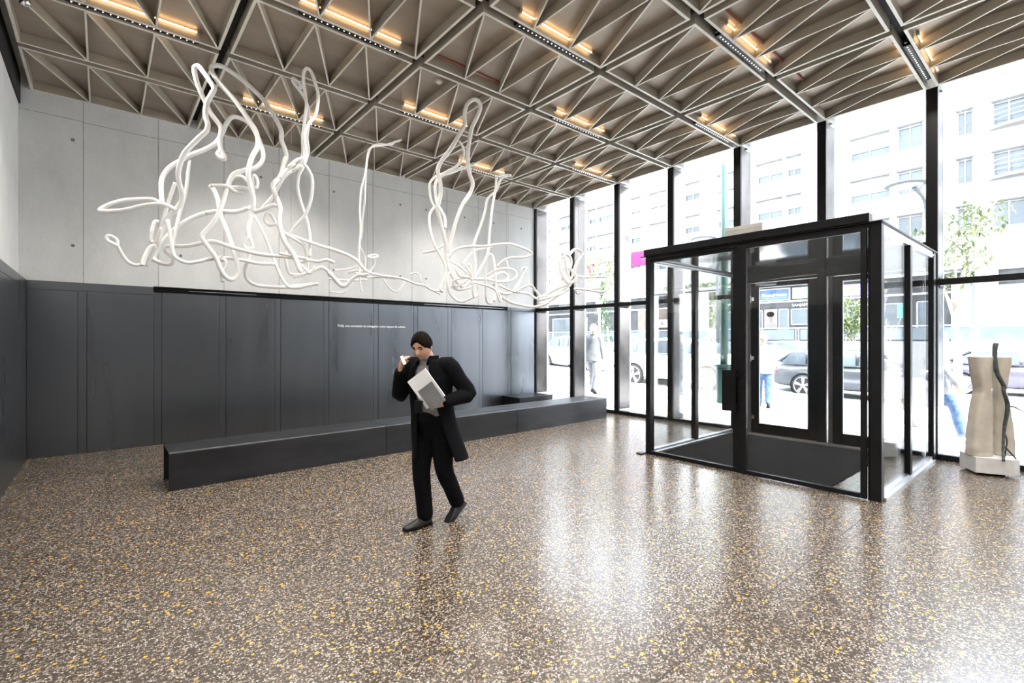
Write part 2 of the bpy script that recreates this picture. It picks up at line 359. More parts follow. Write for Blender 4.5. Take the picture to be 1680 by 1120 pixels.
TUBES = {
 'L': [
  (28, "463,6833,2679 508,6768,2835 554,6711,2968 620,6655,3066 681,6604,3165 689,6584,3248 657,6571,3385 651,6558,3503 689,6534,3668 748,6511,3774 838,6485,3900 904,6471,3988 920,6474,4068 904,6492,4144 902,6507,4236 922,6520,4347 966,6527,4451 991,6534,4526 961,6566,4604 908,6618,4708 856,6666,4792 819,6693,4772 826,6712,4706 859,6737,4600 917,6759,4474 945,6767,4421 997,6778,4324 1065,6779,4240 1102,6781,4172 1092,6803,4044 1099,6811,3955 1133,6807,3856 1141,6806,3825 1101,6822,3833 1076,6832,3876 1106,6822,3914 1141,6808,3852"),
  (28, "1842,6119,2427 1817,6130,2469 1759,6166,2641 1679,6219,2783 1642,6260,2928 1631,6295,3077 1650,6316,3201 1632,6349,3306 1591,6404,3457 1608,6418,3537 1677,6420,3626 1742,6455,3874 1713,6510,3694 1749,6523,3829 1777,6530,3934 1763,6550,4033 1731,6576,4143 1733,6586,4257 1694,6607,4363 1636,6631,4478 1566,6653,4588 1472,6676,4689 1355,6696,4779 1238,6710,4851 1124,6718,4900 1034,6725,4896 992,6726,4849 1003,6705,4779 1047,6661,4685 1115,6599,4580 1203,6520,4449 1281,6446,4304 1339,6392,4186 1388,6349,4082 1405,6321,3962 1392,6311,3866 1346,6314,3766 1312,6316,3643 1300,6314,3538 1304,6312,3503 1327,6303,3379 1351,6299,3271 1347,6308,3174 1313,6326,3130"),
  (26, "526,6867,3181 519,6909,3340 531,6938,3489 604,6944,3634 741,6926,3764 805,6914,3820 944,6877,3909 1041,6845,3991 1095,6824,4078 1127,6808,4161 1159,6789,4257 1201,6765,4328 1255,6737,4347 1330,6695,4321 1394,6654,4265 1455,6601,4131 1494,6557,4006 1510,6520,3879 1483,6505,3775 1410,6504,3691 1317,6509,3652 1225,6512,3593 1290,6465,3625 1203,6470,3578 1153,6469,3511 1101,6452,3342 1050,6437,3148 979,6439,2972 911,6455,2869 867,6468,2799 877,6464,2738 990,6435,2561 1033,6435,2441 1087,6433,2345 1152,6425,2312 1206,6421,2359 1227,6429,2432 1213,6454,2518 1189,6492,2634 1165,6536,2764 1116,6607,2954 1076,6667,3116 1058,6714,3280 1027,6754,3398 989,6785,3463"),
  (22, "527,7014,3213 445,7030,3250 305,7050,3228 169,7062,3189 46,7063,3117 -24,7058,3043 91,6973,3040 212,6883,3060 323,6801,3099 464,6704,3128 558,6643,3114 625,6600,3068"),
  (18, "336,6770,2448 274,6773,2436 218,6775,2461 171,6773,2527 125,6768,2627 120,6761,2684 80,6767,2720 39,6776,2722 44,6771,2675 125,6736,2622"),
  (24, "338,6703,2428 348,6711,2490 397,6722,2618 445,6721,2660 427,6747,2589 372,6811,2444"),
  (26, "443,6994,2524 474,7001,2617 526,7003,2738 629,6986,2890 754,6948,3019 880,6899,3108 1007,6841,3158 1112,6787,3178 962,6812,3140 1098,6727,3161 1234,6637,3158 1336,6565,3198 1393,6525,3214 1415,6504,3170 1472,6463,3186 1529,6422,3216 1586,6381,3247 1643,6341,3234"),
  (22, "442,6977,2559 500,6935,2510 568,6888,2486 617,6854,2499 631,6834,2549 594,6829,2595 558,6826,2627 562,6809,2682 629,6760,2689 746,6676,2691 862,6593,2725 960,6527,2746 1059,6464,2724 916,6485,2738 1003,6439,2735 1137,6375,2681 1286,6317,2642 1428,6273,2617 1614,6228,2611 1769,6200,2610 1916,6178,2601"),
  (20, "556,6611,2949 592,6569,2644 611,6560,2548 669,6541,2497 748,6518,2478 849,6493,2504 952,6474,2544 1058,6457,2566 924,6542,2541 1102,6530,2572 1289,6520,2563 1443,6512,2542 1628,6498,2552"),
  (20, "633,6685,3396 588,6751,3229 552,6812,3074 517,6882,2881 480,6945,2698"),
  (20, "795,6925,3764 764,6942,3397 721,6942,3207 666,6923,2936 620,6883,2668 639,6862,2617"),
  (20, "494,6855,2961 454,6855,2954 428,6832,2835 421,6803,2718 468,6768,2731 504,6714,2875"),
  (20, "1327,6302,3071 1286,6319,2942 1294,6325,2819 1255,6349,2733 1291,6344,2681 1346,6334,2693 1342,6346,2758 1317,6377,2873 1335,6402,3021 1356,6409,3083"),
  (22, "1356,6536,2659 1343,6568,2560 1324,6602,2461 1347,6619,2362 1426,6616,2295 1570,6597,2274 1770,6558,2278 1905,6524,2300 2081,6470,2331"),
  (18, "1443,6694,3154 1503,6661,3037 1561,6617,2874 1617,6561,2678 1659,6511,2527 1702,6461,2391 1769,6399,2272 1863,6334,2258 1970,6260,2289 2065,6195,2313"),
  (20, "1044,6545,2540 1099,6508,2541 1096,6492,2469 1059,6486,2395 1066,6460,2282"),
  (22, "942,6467,3375 1100,6441,3394 1184,6434,3347 1264,6426,3340"),
  (20, "1170,6707,3459 1309,6690,3483 1379,6678,3480"),
  (20, "1176,6737,3482 1197,6714,3554 1243,6683,3599 1312,6638,3596 1363,6598,3530"),
  (18, "1360,6340,3296 1354,6310,3513 1371,6301,3536 1393,6287,3474 1386,6285,3401 1362,6292,3398"),
  (20, "1831,6224,4691 1862,6221,4707 1853,6234,4749 1807,6271,4808 1786,6286,4816 1794,6294,4780 1853,6299,4721 1920,6305,4651 1963,6316,4573 1987,6332,4491 1999,6368,4342 1991,6408,4187 2018,6431,4034 1994,6459,3925 1962,6487,3813 1923,6512,3719 1913,6527,3567 1947,6519,3388 1999,6495,3222 2029,6472,3068 2043,6444,2880 2026,6416,2675"),
  (20, "1784,6558,2788 1781,6571,2652 1802,6570,2517 1842,6557,2451 1960,6512,2441 2012,6489,2513 2015,6473,2681 1976,6468,2814 1906,6478,2868 1809,6491,2917 1712,6499,2980 1641,6494,3073 1585,6486,3158 1538,6490,3151 1521,6475,3065 1560,6441,3014 1618,6401,3030"),
  (20, "1856,6397,3751 1914,6329,3909 1898,6275,4119 1904,6232,4268 1909,6205,4367 1911,6172,4503 1886,6151,4647 1862,6137,4779 1871,6123,4869 1898,6109,4906 1937,6090,4879 1976,6070,4764 2010,6057,4625 2012,6062,4494 1986,6083,4348 1927,6119,4250 1891,6148,4156 1892,6172,4031 1917,6192,3910 1903,6229,3783 1932,6231,3751 2001,6244,3636 2015,6289,3455 1995,6339,3296 1952,6388,3178 1858,6462,3040 1812,6502,2935 1779,6540,2785"),
  (20, "1856,6115,3813 1781,6139,3769 1703,6168,3680 1767,6148,3734 1684,6188,3639 1626,6223,3535"),
  (20, "1907,6305,3778 1821,6367,3721 1929,6361,3802 1810,6444,3722 1728,6505,3629 1648,6576,3435 1552,6636,3295 1516,6657,3233"),
  (24, "1868,6547,2414 1959,6510,2449 2038,6475,2483 2103,6444,2516 2181,6404,2550 2271,6353,2475 2332,6307,2367 2395,6266,2313 2225,6275,2463 2277,6235,2407 2337,6184,2318 2391,6147,2307 2442,6105,2375 2513,6051,2442 2576,6009,2444 2622,5979,2467"),
  (20, "1850,6287,2564 1956,6214,2596 2051,6152,2583 2135,6098,2607 2208,6053,2572"),
  (16, "1610,6213,2644 1737,6185,2626 1908,6154,2605"),
  (16, "1760,6467,2772 1846,6472,2647 1934,6475,2489"),
  (20, "1832,6522,2941 2030,6405,2857 2203,6293,2793 2364,6184,2728 2197,6198,2773 2303,6124,2731 2410,6051,2677 2489,5995,2612 2549,5946,2513 2595,5917,2480"),
  (16, "1810,6201,2549 1869,6164,2507 1939,6118,2421 1986,6087,2510"),
 ],
 'M': [
  (13, "3181,6155,4397 3082,6179,4347 3042,6188,4299 2888,6226,4281 2793,6250,4233 2743,6257,4113 2711,6253,3926 2690,6252,3803 2641,6258,3597 2626,6256,3339 2633,6253,3104 2623,6262,2888 2616,6270,2771 2629,6278,2577 2639,6288,2401 2666,6292,2255"),
  (13, "3119,6078,4346 2919,6156,4251 2760,6223,4197 2719,6249,4026 2712,6280,3716 2712,6304,3483 2695,6337,3248 2694,6359,3052 2672,6381,2913 2742,6374,2739 2747,6385,2580"),
  (16, "2764,6331,2743 2831,6314,2736 2899,6297,2759 2858,6317,2781 2775,6356,2753"),
  (12, "2887,6353,2735 2874,6354,2650 2840,6363,2587 2795,6375,2536"),
  (16, "2505,6349,2507 2585,6311,2534 2686,6265,2538 2788,6219,2507 2935,6156,2478 3106,6086,2462 3216,6043,2431 3328,6002,2387 3442,5962,2368 3535,5930,2311 3629,5899,2303 3677,5884,2292"),
  (14, "2577,6292,2508 2729,6251,2458 2929,6197,2470 3113,6150,2457"),
  (10, "2977,6298,2460 3059,6279,2343 3151,6252,2287 3221,6232,2351 3268,6218,2427"),
  (10, "3322,6166,2537 3388,6136,2564 3443,6109,2529 3450,6098,2430"),
  (11, "2329,6376,2529 2469,6318,2547 2571,6277,2587 2612,6261,2624"),
  (10, "2283,6439,2244 2442,6400,2240 2518,6383,2290 2580,6373,2388"),
  (14, "2325,6559,2432 2556,6480,2419 2790,6391,2442"),
  (12, "3590,6023,2322 3701,5968,2263"),
 ],
 'R': [
  (28, "3852,5613,3523 3925,5545,3674 3938,5512,3790 3886,5504,3897 3836,5485,4061 3826,5458,4229 3835,5431,4387 3856,5409,4519 3908,5380,4643 3955,5357,4784 3933,5364,4869 3861,5391,4885 3777,5425,4798 3753,5443,4664 3761,5454,4537 3689,5505,4371 3608,5570,4193 3516,5642,4043 3483,5686,3915 3529,5705,3781 3557,5737,3616 3542,5789,3427 3595,5808,3267 3672,5823,3064 3714,5836,2897 3734,5852,2711 3790,5845,2569 3894,5816,2442 3981,5787,2371 4067,5755,2450 4109,5737,2511"),
  (24, "3825,5405,3621 3737,5446,3466 3696,5471,3360 3653,5507,3206 3627,5543,3040 3601,5580,2902 3593,5606,2793"),
  (18, "3824,5680,4403 3898,5680,4315 3910,5698,4216 3851,5747,4092 3746,5810,4008 3666,5854,3956 3572,5903,3902 3505,5940,3805 3510,5948,3686 3536,5945,3560 3585,5929,3478"),
  (22, "4117,5722,4163 3987,5755,4095 3761,5805,3979 3632,5829,3911 3550,5838,3819 3523,5823,3689 3528,5779,3494 3568,5738,3392 3602,5699,3291 3592,5670,3142"),
  (18, "3409,5664,3392 3347,5666,3298 3328,5647,3153 3342,5618,2999 3378,5587,2861 3437,5553,2740 3499,5522,2605 3498,5521,2466 3447,5543,2327 3435,5549,2285 3476,5538,2259"),
  (15, "3494,5566,2887 3411,5615,2814 3340,5656,2791 3259,5704,2774"),
  (18, "4623,5490,4040 4535,5536,4017 4478,5567,3964 4440,5597,3836 4412,5612,3786 4338,5647,3715 4300,5666,3640 4274,5681,3473 4198,5705,3239 4116,5721,3019 4102,5714,2897 4112,5689,2730 4094,5664,2532"),
  (18, "4603,5479,4041 4434,5512,4012 4370,5521,3961 4334,5501,3791 4255,5472,3516 4174,5428,3171 4129,5393,2913 4086,5384,2776 4000,5389,2625 3904,5402,2475 3845,5415,2429"),
  (18, "3567,5527,2723 3602,5505,2794 3690,5463,2854 3848,5397,2885 4013,5335,2897 4157,5288,2929 4351,5231,2960 4524,5186,2931 4672,5153,2886 4716,5146,2845 4630,5195,2798 4447,5300,2784 4347,5363,2729 4288,5407,2655"),
  (18, "4120,5429,2757 4135,5472,2546 4173,5522,2274 4210,5536,2159 4285,5524,2147 4362,5524,2271 4372,5550,2424 4386,5580,2640 4372,5611,2824 4332,5633,2867 4291,5654,2820"),
  (20, "4107,5733,2496 4303,5670,2506 4438,5622,2573 4543,5581,2609 4609,5553,2550 4552,5568,2485 4408,5607,2478 4279,5639,2498"),
  (18, "4192,5524,2527 4290,5457,2602 4428,5370,2635 4530,5306,2608 4540,5283,2517 4428,5300,2450 4232,5337,2424"),
  (16, "3847,5395,2470 3807,5410,2538 3767,5427,2606 3795,5418,2636 3831,5408,2596 3856,5408,2486"),
  (18, "3986,5589,2486 3863,5666,2484 3765,5728,2438 3788,5736,2368 3866,5723,2387 3947,5711,2451 4043,5694,2501"),
  (20, "3771,5856,2745 3913,5792,2663 4071,5708,2520"),
  (20, "3706,5587,2619 3745,5543,2490 3891,5457,2465"),
  (16, "3862,5416,2416 3890,5431,2235 3922,5426,2202 3963,5422,2254 3969,5443,2384"),
  (18, "3761,5775,2369 3855,5759,2323 3980,5733,2345 4089,5709,2387"),
  (18, "3736,5815,2575 3706,5796,2396 3732,5757,2250 3839,5683,2149 3937,5621,2179 4009,5572,2224"),
  (16, "3876,5435,2405 4029,5356,2367 4135,5306,2327 4215,5269,2258 4226,5260,2143 4183,5274,2242 4155,5285,2327"),
  (20, "4203,5370,2149 4230,5381,2253 4298,5373,2300 4349,5366,2274 4484,5343,2281 4594,5334,2392 4711,5331,2552 4782,5331,2665 4729,5363,2663 4748,5372,2590"),
  (16, "3941,5781,2694 4125,5732,2902 4274,5681,2951 4392,5637,2989"),
  (14, "4433,5469,2752 4484,5437,2753 4497,5406,2631"),
  (16, "4213,5266,2373 4326,5223,2319 4443,5182,2280"),
 ],
 'H': [
  (22, "4918,5229,2232 5012,5176,2275 5123,5110,2351 5208,5061,2395 5305,5009,2429 5373,4971,2473 5429,4937,2549 5387,4942,2609 5390,4930,2693 5445,4895,2810 5487,4869,2907 5420,4887,2960 5338,4911,2943 5268,4931,2869 5211,4949,2865 5204,4949,2781 5230,4937,2615 5275,4923,2493 5243,4936,2450 5182,4963,2531 5145,4985,2654 5142,4997,2780 5179,4989,2825 5226,4977,2839"),
  (22, "5209,4946,2875 5276,4924,2838 5301,4919,2756 5283,4931,2672 5252,4944,2660"),
  (22, "5459,5081,2695 5503,5077,2634 5480,5100,2548 5361,5165,2490 5303,5199,2424"),
  (18, "5622,5143,2630 5699,5109,2600 5798,5065,2593 5941,4999,2604 6105,4920,2615"),
  (18, "5411,4963,2380 5541,4896,2378 5664,4835,2387 5800,4769,2396"),
  (18, "5513,4872,2369 5662,4833,2360 5789,4801,2344 5918,4770,2361"),
  (18, "5590,5113,2525 5613,5119,2407 5642,5116,2342 5692,5102,2345 5719,5097,2390"),
  (22, "5018,5305,2158 5136,5243,2192 5252,5178,2269 5345,5119,2377 5440,5063,2455"),
  (18, "4820,5110,2188 4949,5052,2222 5124,4979,2279 5263,4926,2367"),
  (18, "4545,5292,2306 4686,5266,2386 4791,5245,2412 4867,5235,2344 4957,5224,2255"),
  (18, "4706,5479,2326 4892,5418,2307 5001,5380,2247 5066,5355,2238"),
  (20, "4414,5438,2217 4512,5379,2157 4648,5301,2118 4786,5224,2095 4888,5167,2107 5011,5100,2156"),
 ],
}

# ------------------------------------------------------------------ measurements of the hall
YA, XW, HC = 9.28, 8.59, 5.026          # concrete wall, inner face of the mullions, underside of the lattice
XL = -0.785                             # face of the left dado
BAY, MOD = 1.321, 1.864                 # mullion spacing, lattice module along X
X_CH = [XL + .035] + [6.704 - MOD * k for k in (3, 2, 1, 0)] + [XW - .02]
Y_CH = [YA - BAY * j for j in range(0, 13)]

# ------------------------------------------------------------------ floor, walls, ceiling
struct(MB().box(-1.2, XW + .02, -6.2, YA + .1, -.2, 0).build('floor', M['terrazzo']))
jt = MB(); jt.box(-.7, XW - .1, Y_CH[6] - .054, Y_CH[6] - .050, 0, .0012)
struct(jt.build('trim_1', M['black_gap']))
struct(MB().box(-1.2, XW + .4, YA, YA + .4, -.2, 5.6).build('wall_back', M['concrete']))
struct(MB().box(-1.2, -.865, -6.2, YA, -.2, 5.6).build('wall_left', M['plaster']))
struct(MB().box(-1.2, XW + .4, -6.6, -6.2, -.2, 5.6).build('wall_rear', M['rear_plaster']))
struct(MB().box(-1.2, XW + .25, -6.6, YA + .4, 5.30, 5.75).build('ceiling', M['plaster']))
# shutter joints, tie holes of the cast wall
sm = MB()
seam_x = [-.209, .664, 1.55, 2.406, 3.29, 4.169, 5.045, 5.916, 6.797, 7.657]
for x in seam_x:
    sm.box(x - .005, x + .005, YA - .0022, YA + .01, 2.43, 5.2)
for i in range(-1, len(seam_x)):
    x0 = -.86 if i < 0 else seam_x[i]; x1 = seam_x[i + 1] if i + 1 < len(seam_x) else 8.58
    z = 4.735 + (.004 * ((i * 7) % 5) - .008)
    sm.box(x0, x1, YA - .0018, YA + .01, z - .004, z + .004)
struct(sm.build('trim_2', M['seam']))
hm = MB()
for x in [-.32, .95, 2.11, 3.38, 4.77, 5.39, 6.4, 7.25, 8.14]:
    for z in (4.45, 2.95):
        hm.cyl((x, YA - .0035, z), (x, YA + .01, z), .022, n=16)
struct(hm.build('trim_3', M['hole']))
struct(MB().box(-.868, -.845, -6, YA, 4.8, 5.2).build('trim_4', M['black_gap']))

# lattice ceiling: backing plates above, one frame + fins per module
GAP, FLG, FT, FD = .050, .030, .017, .112
def module_mesh_parts(lx, ly):
    """frame and the five fins of a module, origin at its low-X high-Y corner (wall side)"""
    fr = MB()
    for (x0, x1, y0, y1) in ((0, lx, -FLG, 0), (0, lx, -ly, -ly + FLG), (0, FLG, -ly + FLG, -FLG), (lx - FLG, lx, -ly + FLG, -FLG)):
        fr.box(x0, x1, y0, y1, 0, FD)
    top = [(FLG + (lx - 2 * FLG) * k / 3, -ly + FLG * .6) for k in range(4)]      # towards the camera
    bot = [(FLG + (lx - 2 * FLG) * k / 3, -FLG * .6) for k in range(4)]           # towards the concrete wall
    fins = []; ed = MB()  # ed: added strips whose pale colour paints light on the undersides
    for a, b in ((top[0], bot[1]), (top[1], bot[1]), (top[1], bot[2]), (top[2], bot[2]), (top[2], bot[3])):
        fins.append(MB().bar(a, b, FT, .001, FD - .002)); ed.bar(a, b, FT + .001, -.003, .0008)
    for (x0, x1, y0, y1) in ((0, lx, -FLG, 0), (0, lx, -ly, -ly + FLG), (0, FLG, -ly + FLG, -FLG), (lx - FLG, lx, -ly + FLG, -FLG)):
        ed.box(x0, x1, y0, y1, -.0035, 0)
    return fr, fins, ed
def fwd(x, y): return x * cos(PHI) + y * sin(PHI)
meshes = {}
COLN = ['first column from the left wall', 'second column from the left wall', 'middle column', 'second column from the windows', 'column along the windows']
slab = MB(); proto = {}
for j in range(0, 9):
    for i in range(5):
        x0, x1 = X_CH[i] + (GAP if i else 0), X_CH[i + 1] - (GAP if i < 4 else 0)
        y1, y0 = Y_CH[j] - (GAP if j else 0), Y_CH[j + 1] + GAP
        cs = [(fwd(x, y), x * sin(PHI) - y * cos(PHI)) for x in (x0, x1) for y in (y0, y1)]
        if not any(f > 4.5 and abs(r) < f * 1.15 for f, r in cs):
            continue
        lx, ly = round(x1 - x0, 3), round(y1 - y0, 3)
        key = (lx, ly)
        row = NUM[j + 1] + ' row from the concrete wall'
        root = thing('ceiling_lattice', 'beige triangulated ceiling panel, %s, %s' % (COLN[i], row), 'ceiling panel', (x0, y1, HC), 'lattice panels of the ceiling')
        if key not in meshes:
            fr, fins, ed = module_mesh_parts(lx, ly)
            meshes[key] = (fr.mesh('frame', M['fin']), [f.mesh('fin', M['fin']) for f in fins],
                           MB().box(-.0, lx + .0, -ly, 0, FD, FD + .02).mesh('backing_sheet', M['bronze']), ed.mesh('lit_edge_strip', M['fin_lit_edge']))
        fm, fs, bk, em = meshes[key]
        for nm, me in [('frame', fm)] + [('fin', f) for f in fs] + [('backing_sheet', bk), ('lit_edge_strip', em)]:
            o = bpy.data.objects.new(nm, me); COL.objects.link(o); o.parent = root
# dark slots between the modules
gm = MB()
for j in range(1, 11):
    gm.box(-.78, XW - .05, Y_CH[j] - GAP, Y_CH[j] + GAP, HC + .125, HC + .15)
for x in X_CH[1:5]:
    gm.box(x - GAP, x + GAP, -6, YA, HC + .13, HC + .155)
struct(gm.build('trim_5', M['black_gap']))

# ------------------------------------------------------------------ track lights and warm tubes in the slots
LED_WATT = 58.0
LED_MESH = MB().cyl((0, 0, 0), (0, 0, .0035), .0055, n=10).mesh('led', M['led'])
def led_track(x0, x1, y):
    t = thing('track_light', None, 'track light', ((x0 + x1) / 2, y, HC))
    h = MB().box(x0, x1, y - .036, y + .036, HC + .012, HC + .075).build('housing', M['black'], t, bevel=.004)
    for a in (x0 - .06, x1 + .02):
        MB().box(a, a + .04, y - .012, y + .012, HC + .03, HC + .12).build('bracket', M['black'], t)
    for k in range(18):
        o = bpy.data.objects.new('led', LED_MESH); COL.objects.link(o)
        o.location = (x0 + .05 + (x1 - x0 - .1) * k / 17, y, HC + .0095); attach(o, t)
    for k in range(2):                                   # the light the spot row throws down
        ld = bpy.data.lights.new('led_light', 'SPOT'); ld.energy = LED_WATT; ld.spot_size = radians(125); ld.spot_blend = 1.0; ld.shadow_soft_size = .012
        ld.color = (1, .95, .88)
        lo = bpy.data.objects.new('led_light', ld); COL.objects.link(lo); lo.location = (x0 + (x1 - x0) * (.25 + .5 * k), y, HC + .002)
        attach(lo, t)
    return t
def warm_tube(x0, x1, y):
    t = thing('tube_light', None, 'tube light', ((x0 + x1) / 2, y, HC + .08))
    MB().cyl((x0, y, HC + .083), (x1, y, HC + .083), .0075, n=12).build('lamp_tube', M['tube_light'], t, smooth=True)
    for a in (x0 - .03, x1):
        MB().box(a, a + .03, y - .015, y + .015, HC + .066, HC + .112).build('socket', M['fin'], t)
    return t
SLOTN = ['', 'nearest slot to the concrete', 'second slot from the concrete', 'third slot from the concrete', 'fourth slot from the concrete', 'fifth slot from the concrete', 'sixth slot from the concrete', 'seventh slot from the concrete', 'eighth slot from the concrete']
COLL = ['by left wall', 'in column two', 'in column three', 'in column four', 'by the windows']
for j in range(1, 10):
    for i in range(5):
        if (i + j) % 2: continue
        x0 = X_CH[i] + .46; x1 = min(x0 + 1.14, X_CH[i + 1] - .2)
        f = fwd((x0 + x1) / 2, Y_CH[j])
        vis = f > 4.4 and abs((x0 + x1) / 2 * sin(PHI) - Y_CH[j] * cos(PHI)) < f * 1.2
        if not vis and j < 7 and f < 3: pass
        nm = SLOTN[min(j, 8)]
        tag(led_track(x0, x1, Y_CH[j]), 'black strip of white spotlights %s, %s' % (COLL[i], nm), 'track light', 'spotlight tracks in the ceiling slots')
        tag(warm_tube(x0 - .02, x1 - .03, Y_CH[j] - GAP - FLG - .028), 'warm tube, near side of %s, %s' % (nm, COLL[i]), 'tube light', 'warm tubes above the lattice')
        tag(warm_tube(x0 - .02, x1 - .03, Y_CH[j] + GAP + FLG + .028), 'warm tube, far side of %s, %s' % (nm, COLL[i]), 'tube light', 'warm tubes above the lattice')

# sprinkler pipes seen behind the lattice, smoke detector, chrome spot
tag(MB().cyl((2.93, 5.17, HC + .095), (4.25, 5.17, HC + .097), .013, n=12).build('sprinkler_pipe', M['red_pipe'], smooth=True), 'red sprinkler pipe above the lattice in the middle of the hall', 'pipe')
tag(MB().cyl((4.95, 2.47, HC + .095), (7.35, 2.47, HC + .097), .013, n=12).build('sprinkler_pipe', M['red_pipe'], smooth=True), 'red sprinkler pipe above the lattice close to the windows', 'pipe')
sd = thing('smoke_detector', 'small white round smoke detector on a bronze ceiling sheet', 'smoke detector', (3.5, 5.69, HC + .11))
MB().cyl((3.5, 5.69, HC + .10), (3.5, 5.69, HC + .112), .055, n=24).build('base', M['smoke_white'], sd, smooth=False)
MB().tube([(3.5, 5.69, HC + .10), (3.5, 5.69, HC + .085), (3.5, 5.69, HC + .07)], [.045, .042, .022], 24).build('sensor_dome', M['smoke_white'], sd, smooth=True)
sp = thing('ceiling_spotlight', 'round chrome spotlight hanging from the lattice near the left wall', 'spotlight', (-.60, 6.93, HC))
MB().tube([(-.60, 6.93, HC + .06), (-.60, 6.93, HC + .03), (-.60, 6.93, HC - .02), (-.60, 6.93, HC - .035)], [.02, .045, .048, .03], 20).build('lamp_head', M['chrome'], sp, smooth=True)
MB().cyl((-.60, 6.93, HC + .05), (-.60, 6.93, HC + .11), .008).build('stem', M['chrome'], sp)

# ------------------------------------------------------------------ black steel dado
PX = [-.785, -.22, .65, 1.52, 2.37, 3.22, 4.205, 5.105, 5.965, 6.835, 7.71, 8.545]
for k in range(len(PX) - 1):
    x0, x1 = PX[k], PX[k + 1]
    a = x0 + (.052 if k else .004); b = x1 - (.052 if k < len(PX) - 2 else .0)
    zt = 2.30 if k < 2 else 2.345
    lab = 'tall black steel wall panel, %s from the left corner' % NUM[k + 1]
    if k == 4: lab = 'tall black steel wall panel, fifth from the left corner, left of the white lettering'
    tag(MB().box(a, b, YA - .05, YA - .022, .004, zt).build('steel_cladding', M['steel'], bevel=.0015), lab, 'wall panel', 'steel panels of the concrete wall')
    if k:
        tag(MB().box(x0 - .045, x0 + .045, YA - .047, YA - .022, .004, 2.30 if k < 2 else 2.345).build('joint_cladding', M['steel'], bevel=.001),
            'narrow black steel strip, %s joint from the left corner' % NUM[k], 'wall panel', 'joint strips of the steel panels')
struct(MB().box(-.785, 8.57, YA - .022, YA + .01, 0, 2.41).build('trim_6', M['black_gap']))
cap = thing('dado_capping', 'black steel capping band above the two leftmost panels', 'capping', (-.1, YA, 2.3))
MB().box(-.785, .60, YA - .052, YA + .005, 2.304, 2.425).build('band', M['steel'], cap, bevel=.002)
vent = thing('air_grille', 'long black slotted air grille along the top of the steel panels', 'grille', (4.2, YA, 2.35))
g = MB()
for z in (2.352, 2.372, 2.392):
    g.box(.60, 7.62, YA - .085, YA - .03, z, z + .010)
g.box(.60, 7.62, YA - .03, YA, 2.345, 2.42)
g.box(.60, 7.62, YA - .088, YA + .005, 2.418, 2.432)
for k in range(9):
    x = .60 + k * .8775
    g.box(x - .004, x + .004, YA - .082, YA - .03, 2.348, 2.418)
g.build('slats', M['black'], vent)
for a, b in ((1.05, 2.02), (5.3, 7.5)):
    MB().box(a, b, YA - .082, YA - .045, 2.384, 2.391).build('metal_rail', M['alu'], vent)
cap2 = thing('dado_capping', 'short black steel cap at the window end of the air grille', 'capping', (8.1, YA, 2.35))
MB().box(7.63, 8.57, YA - .07, YA + .005, 2.35, 2.43).build('band', M['steel'], cap2, bevel=.002)
# left wall dado
for k in range(3):
    y1 = YA - .055 - k * 2.2; y0 = y1 - 2.19
    tag(MB().box(-.845, -.785, y0, y1, .004, 2.30).build('steel_cladding', M['steel'], bevel=.0015), 'black steel panel on the left wall, %s from the concrete wall' % NUM[k + 1], 'wall panel', 'steel panels of the left wall')
    tag(MB().box(-.86, -.785, y0, y1, 2.304, 2.425).build('dado_capping', M['steel'], bevel=.0015), 'black steel capping on the left wall, %s length from the concrete wall' % NUM[k + 1], 'capping', 'cappings of the left wall')
struct(MB().box(-.865, -.80, 2.6, YA, 0, 2.41).build('trim_7', M['black_gap']))

def text(name, body, size, mat, loc, rot, extrude=.002, align='LEFT', parent=None, width=None, bold=0.0):
    c = bpy.data.curves.new(name, 'FONT'); c.body = body; c.size = size; c.extrude = extrude; c.align_x = align; c.offset = bold
    c.materials.append(mat)
    o = bpy.data.objects.new(name, c); COL.objects.link(o)
    o.location = loc; o.rotation_euler = rot
    bpy.context.view_layer.update()
    me = bpy.data.meshes.new_from_object(o.evaluated_get(bpy.context.evaluated_depsgraph_get()))
    bpy.data.objects.remove(o); o = bpy.data.objects.new(name, me); COL.objects.link(o)
    o.location = loc; o.rotation_euler = rot
    if not me.materials: me.materials.append(mat)
    if width:
        bpy.context.view_layer.update()
        s = width / max(o.dimensions.x, 1e-4); o.scale = (s, s, s)
    if parent is not None: attach(o, parent)
    return o
tag(text('wall_lettering', 'PLMJ, uma sociedade de advogados como espaço de cultura.', .07, M['white_paint'], (3.43, YA - .0535, 1.87), (pi / 2, 0, 0), width=1.43, bold=.0012, extrude=.001),
    'single line of small white lettering on the black steel panels', 'lettering')

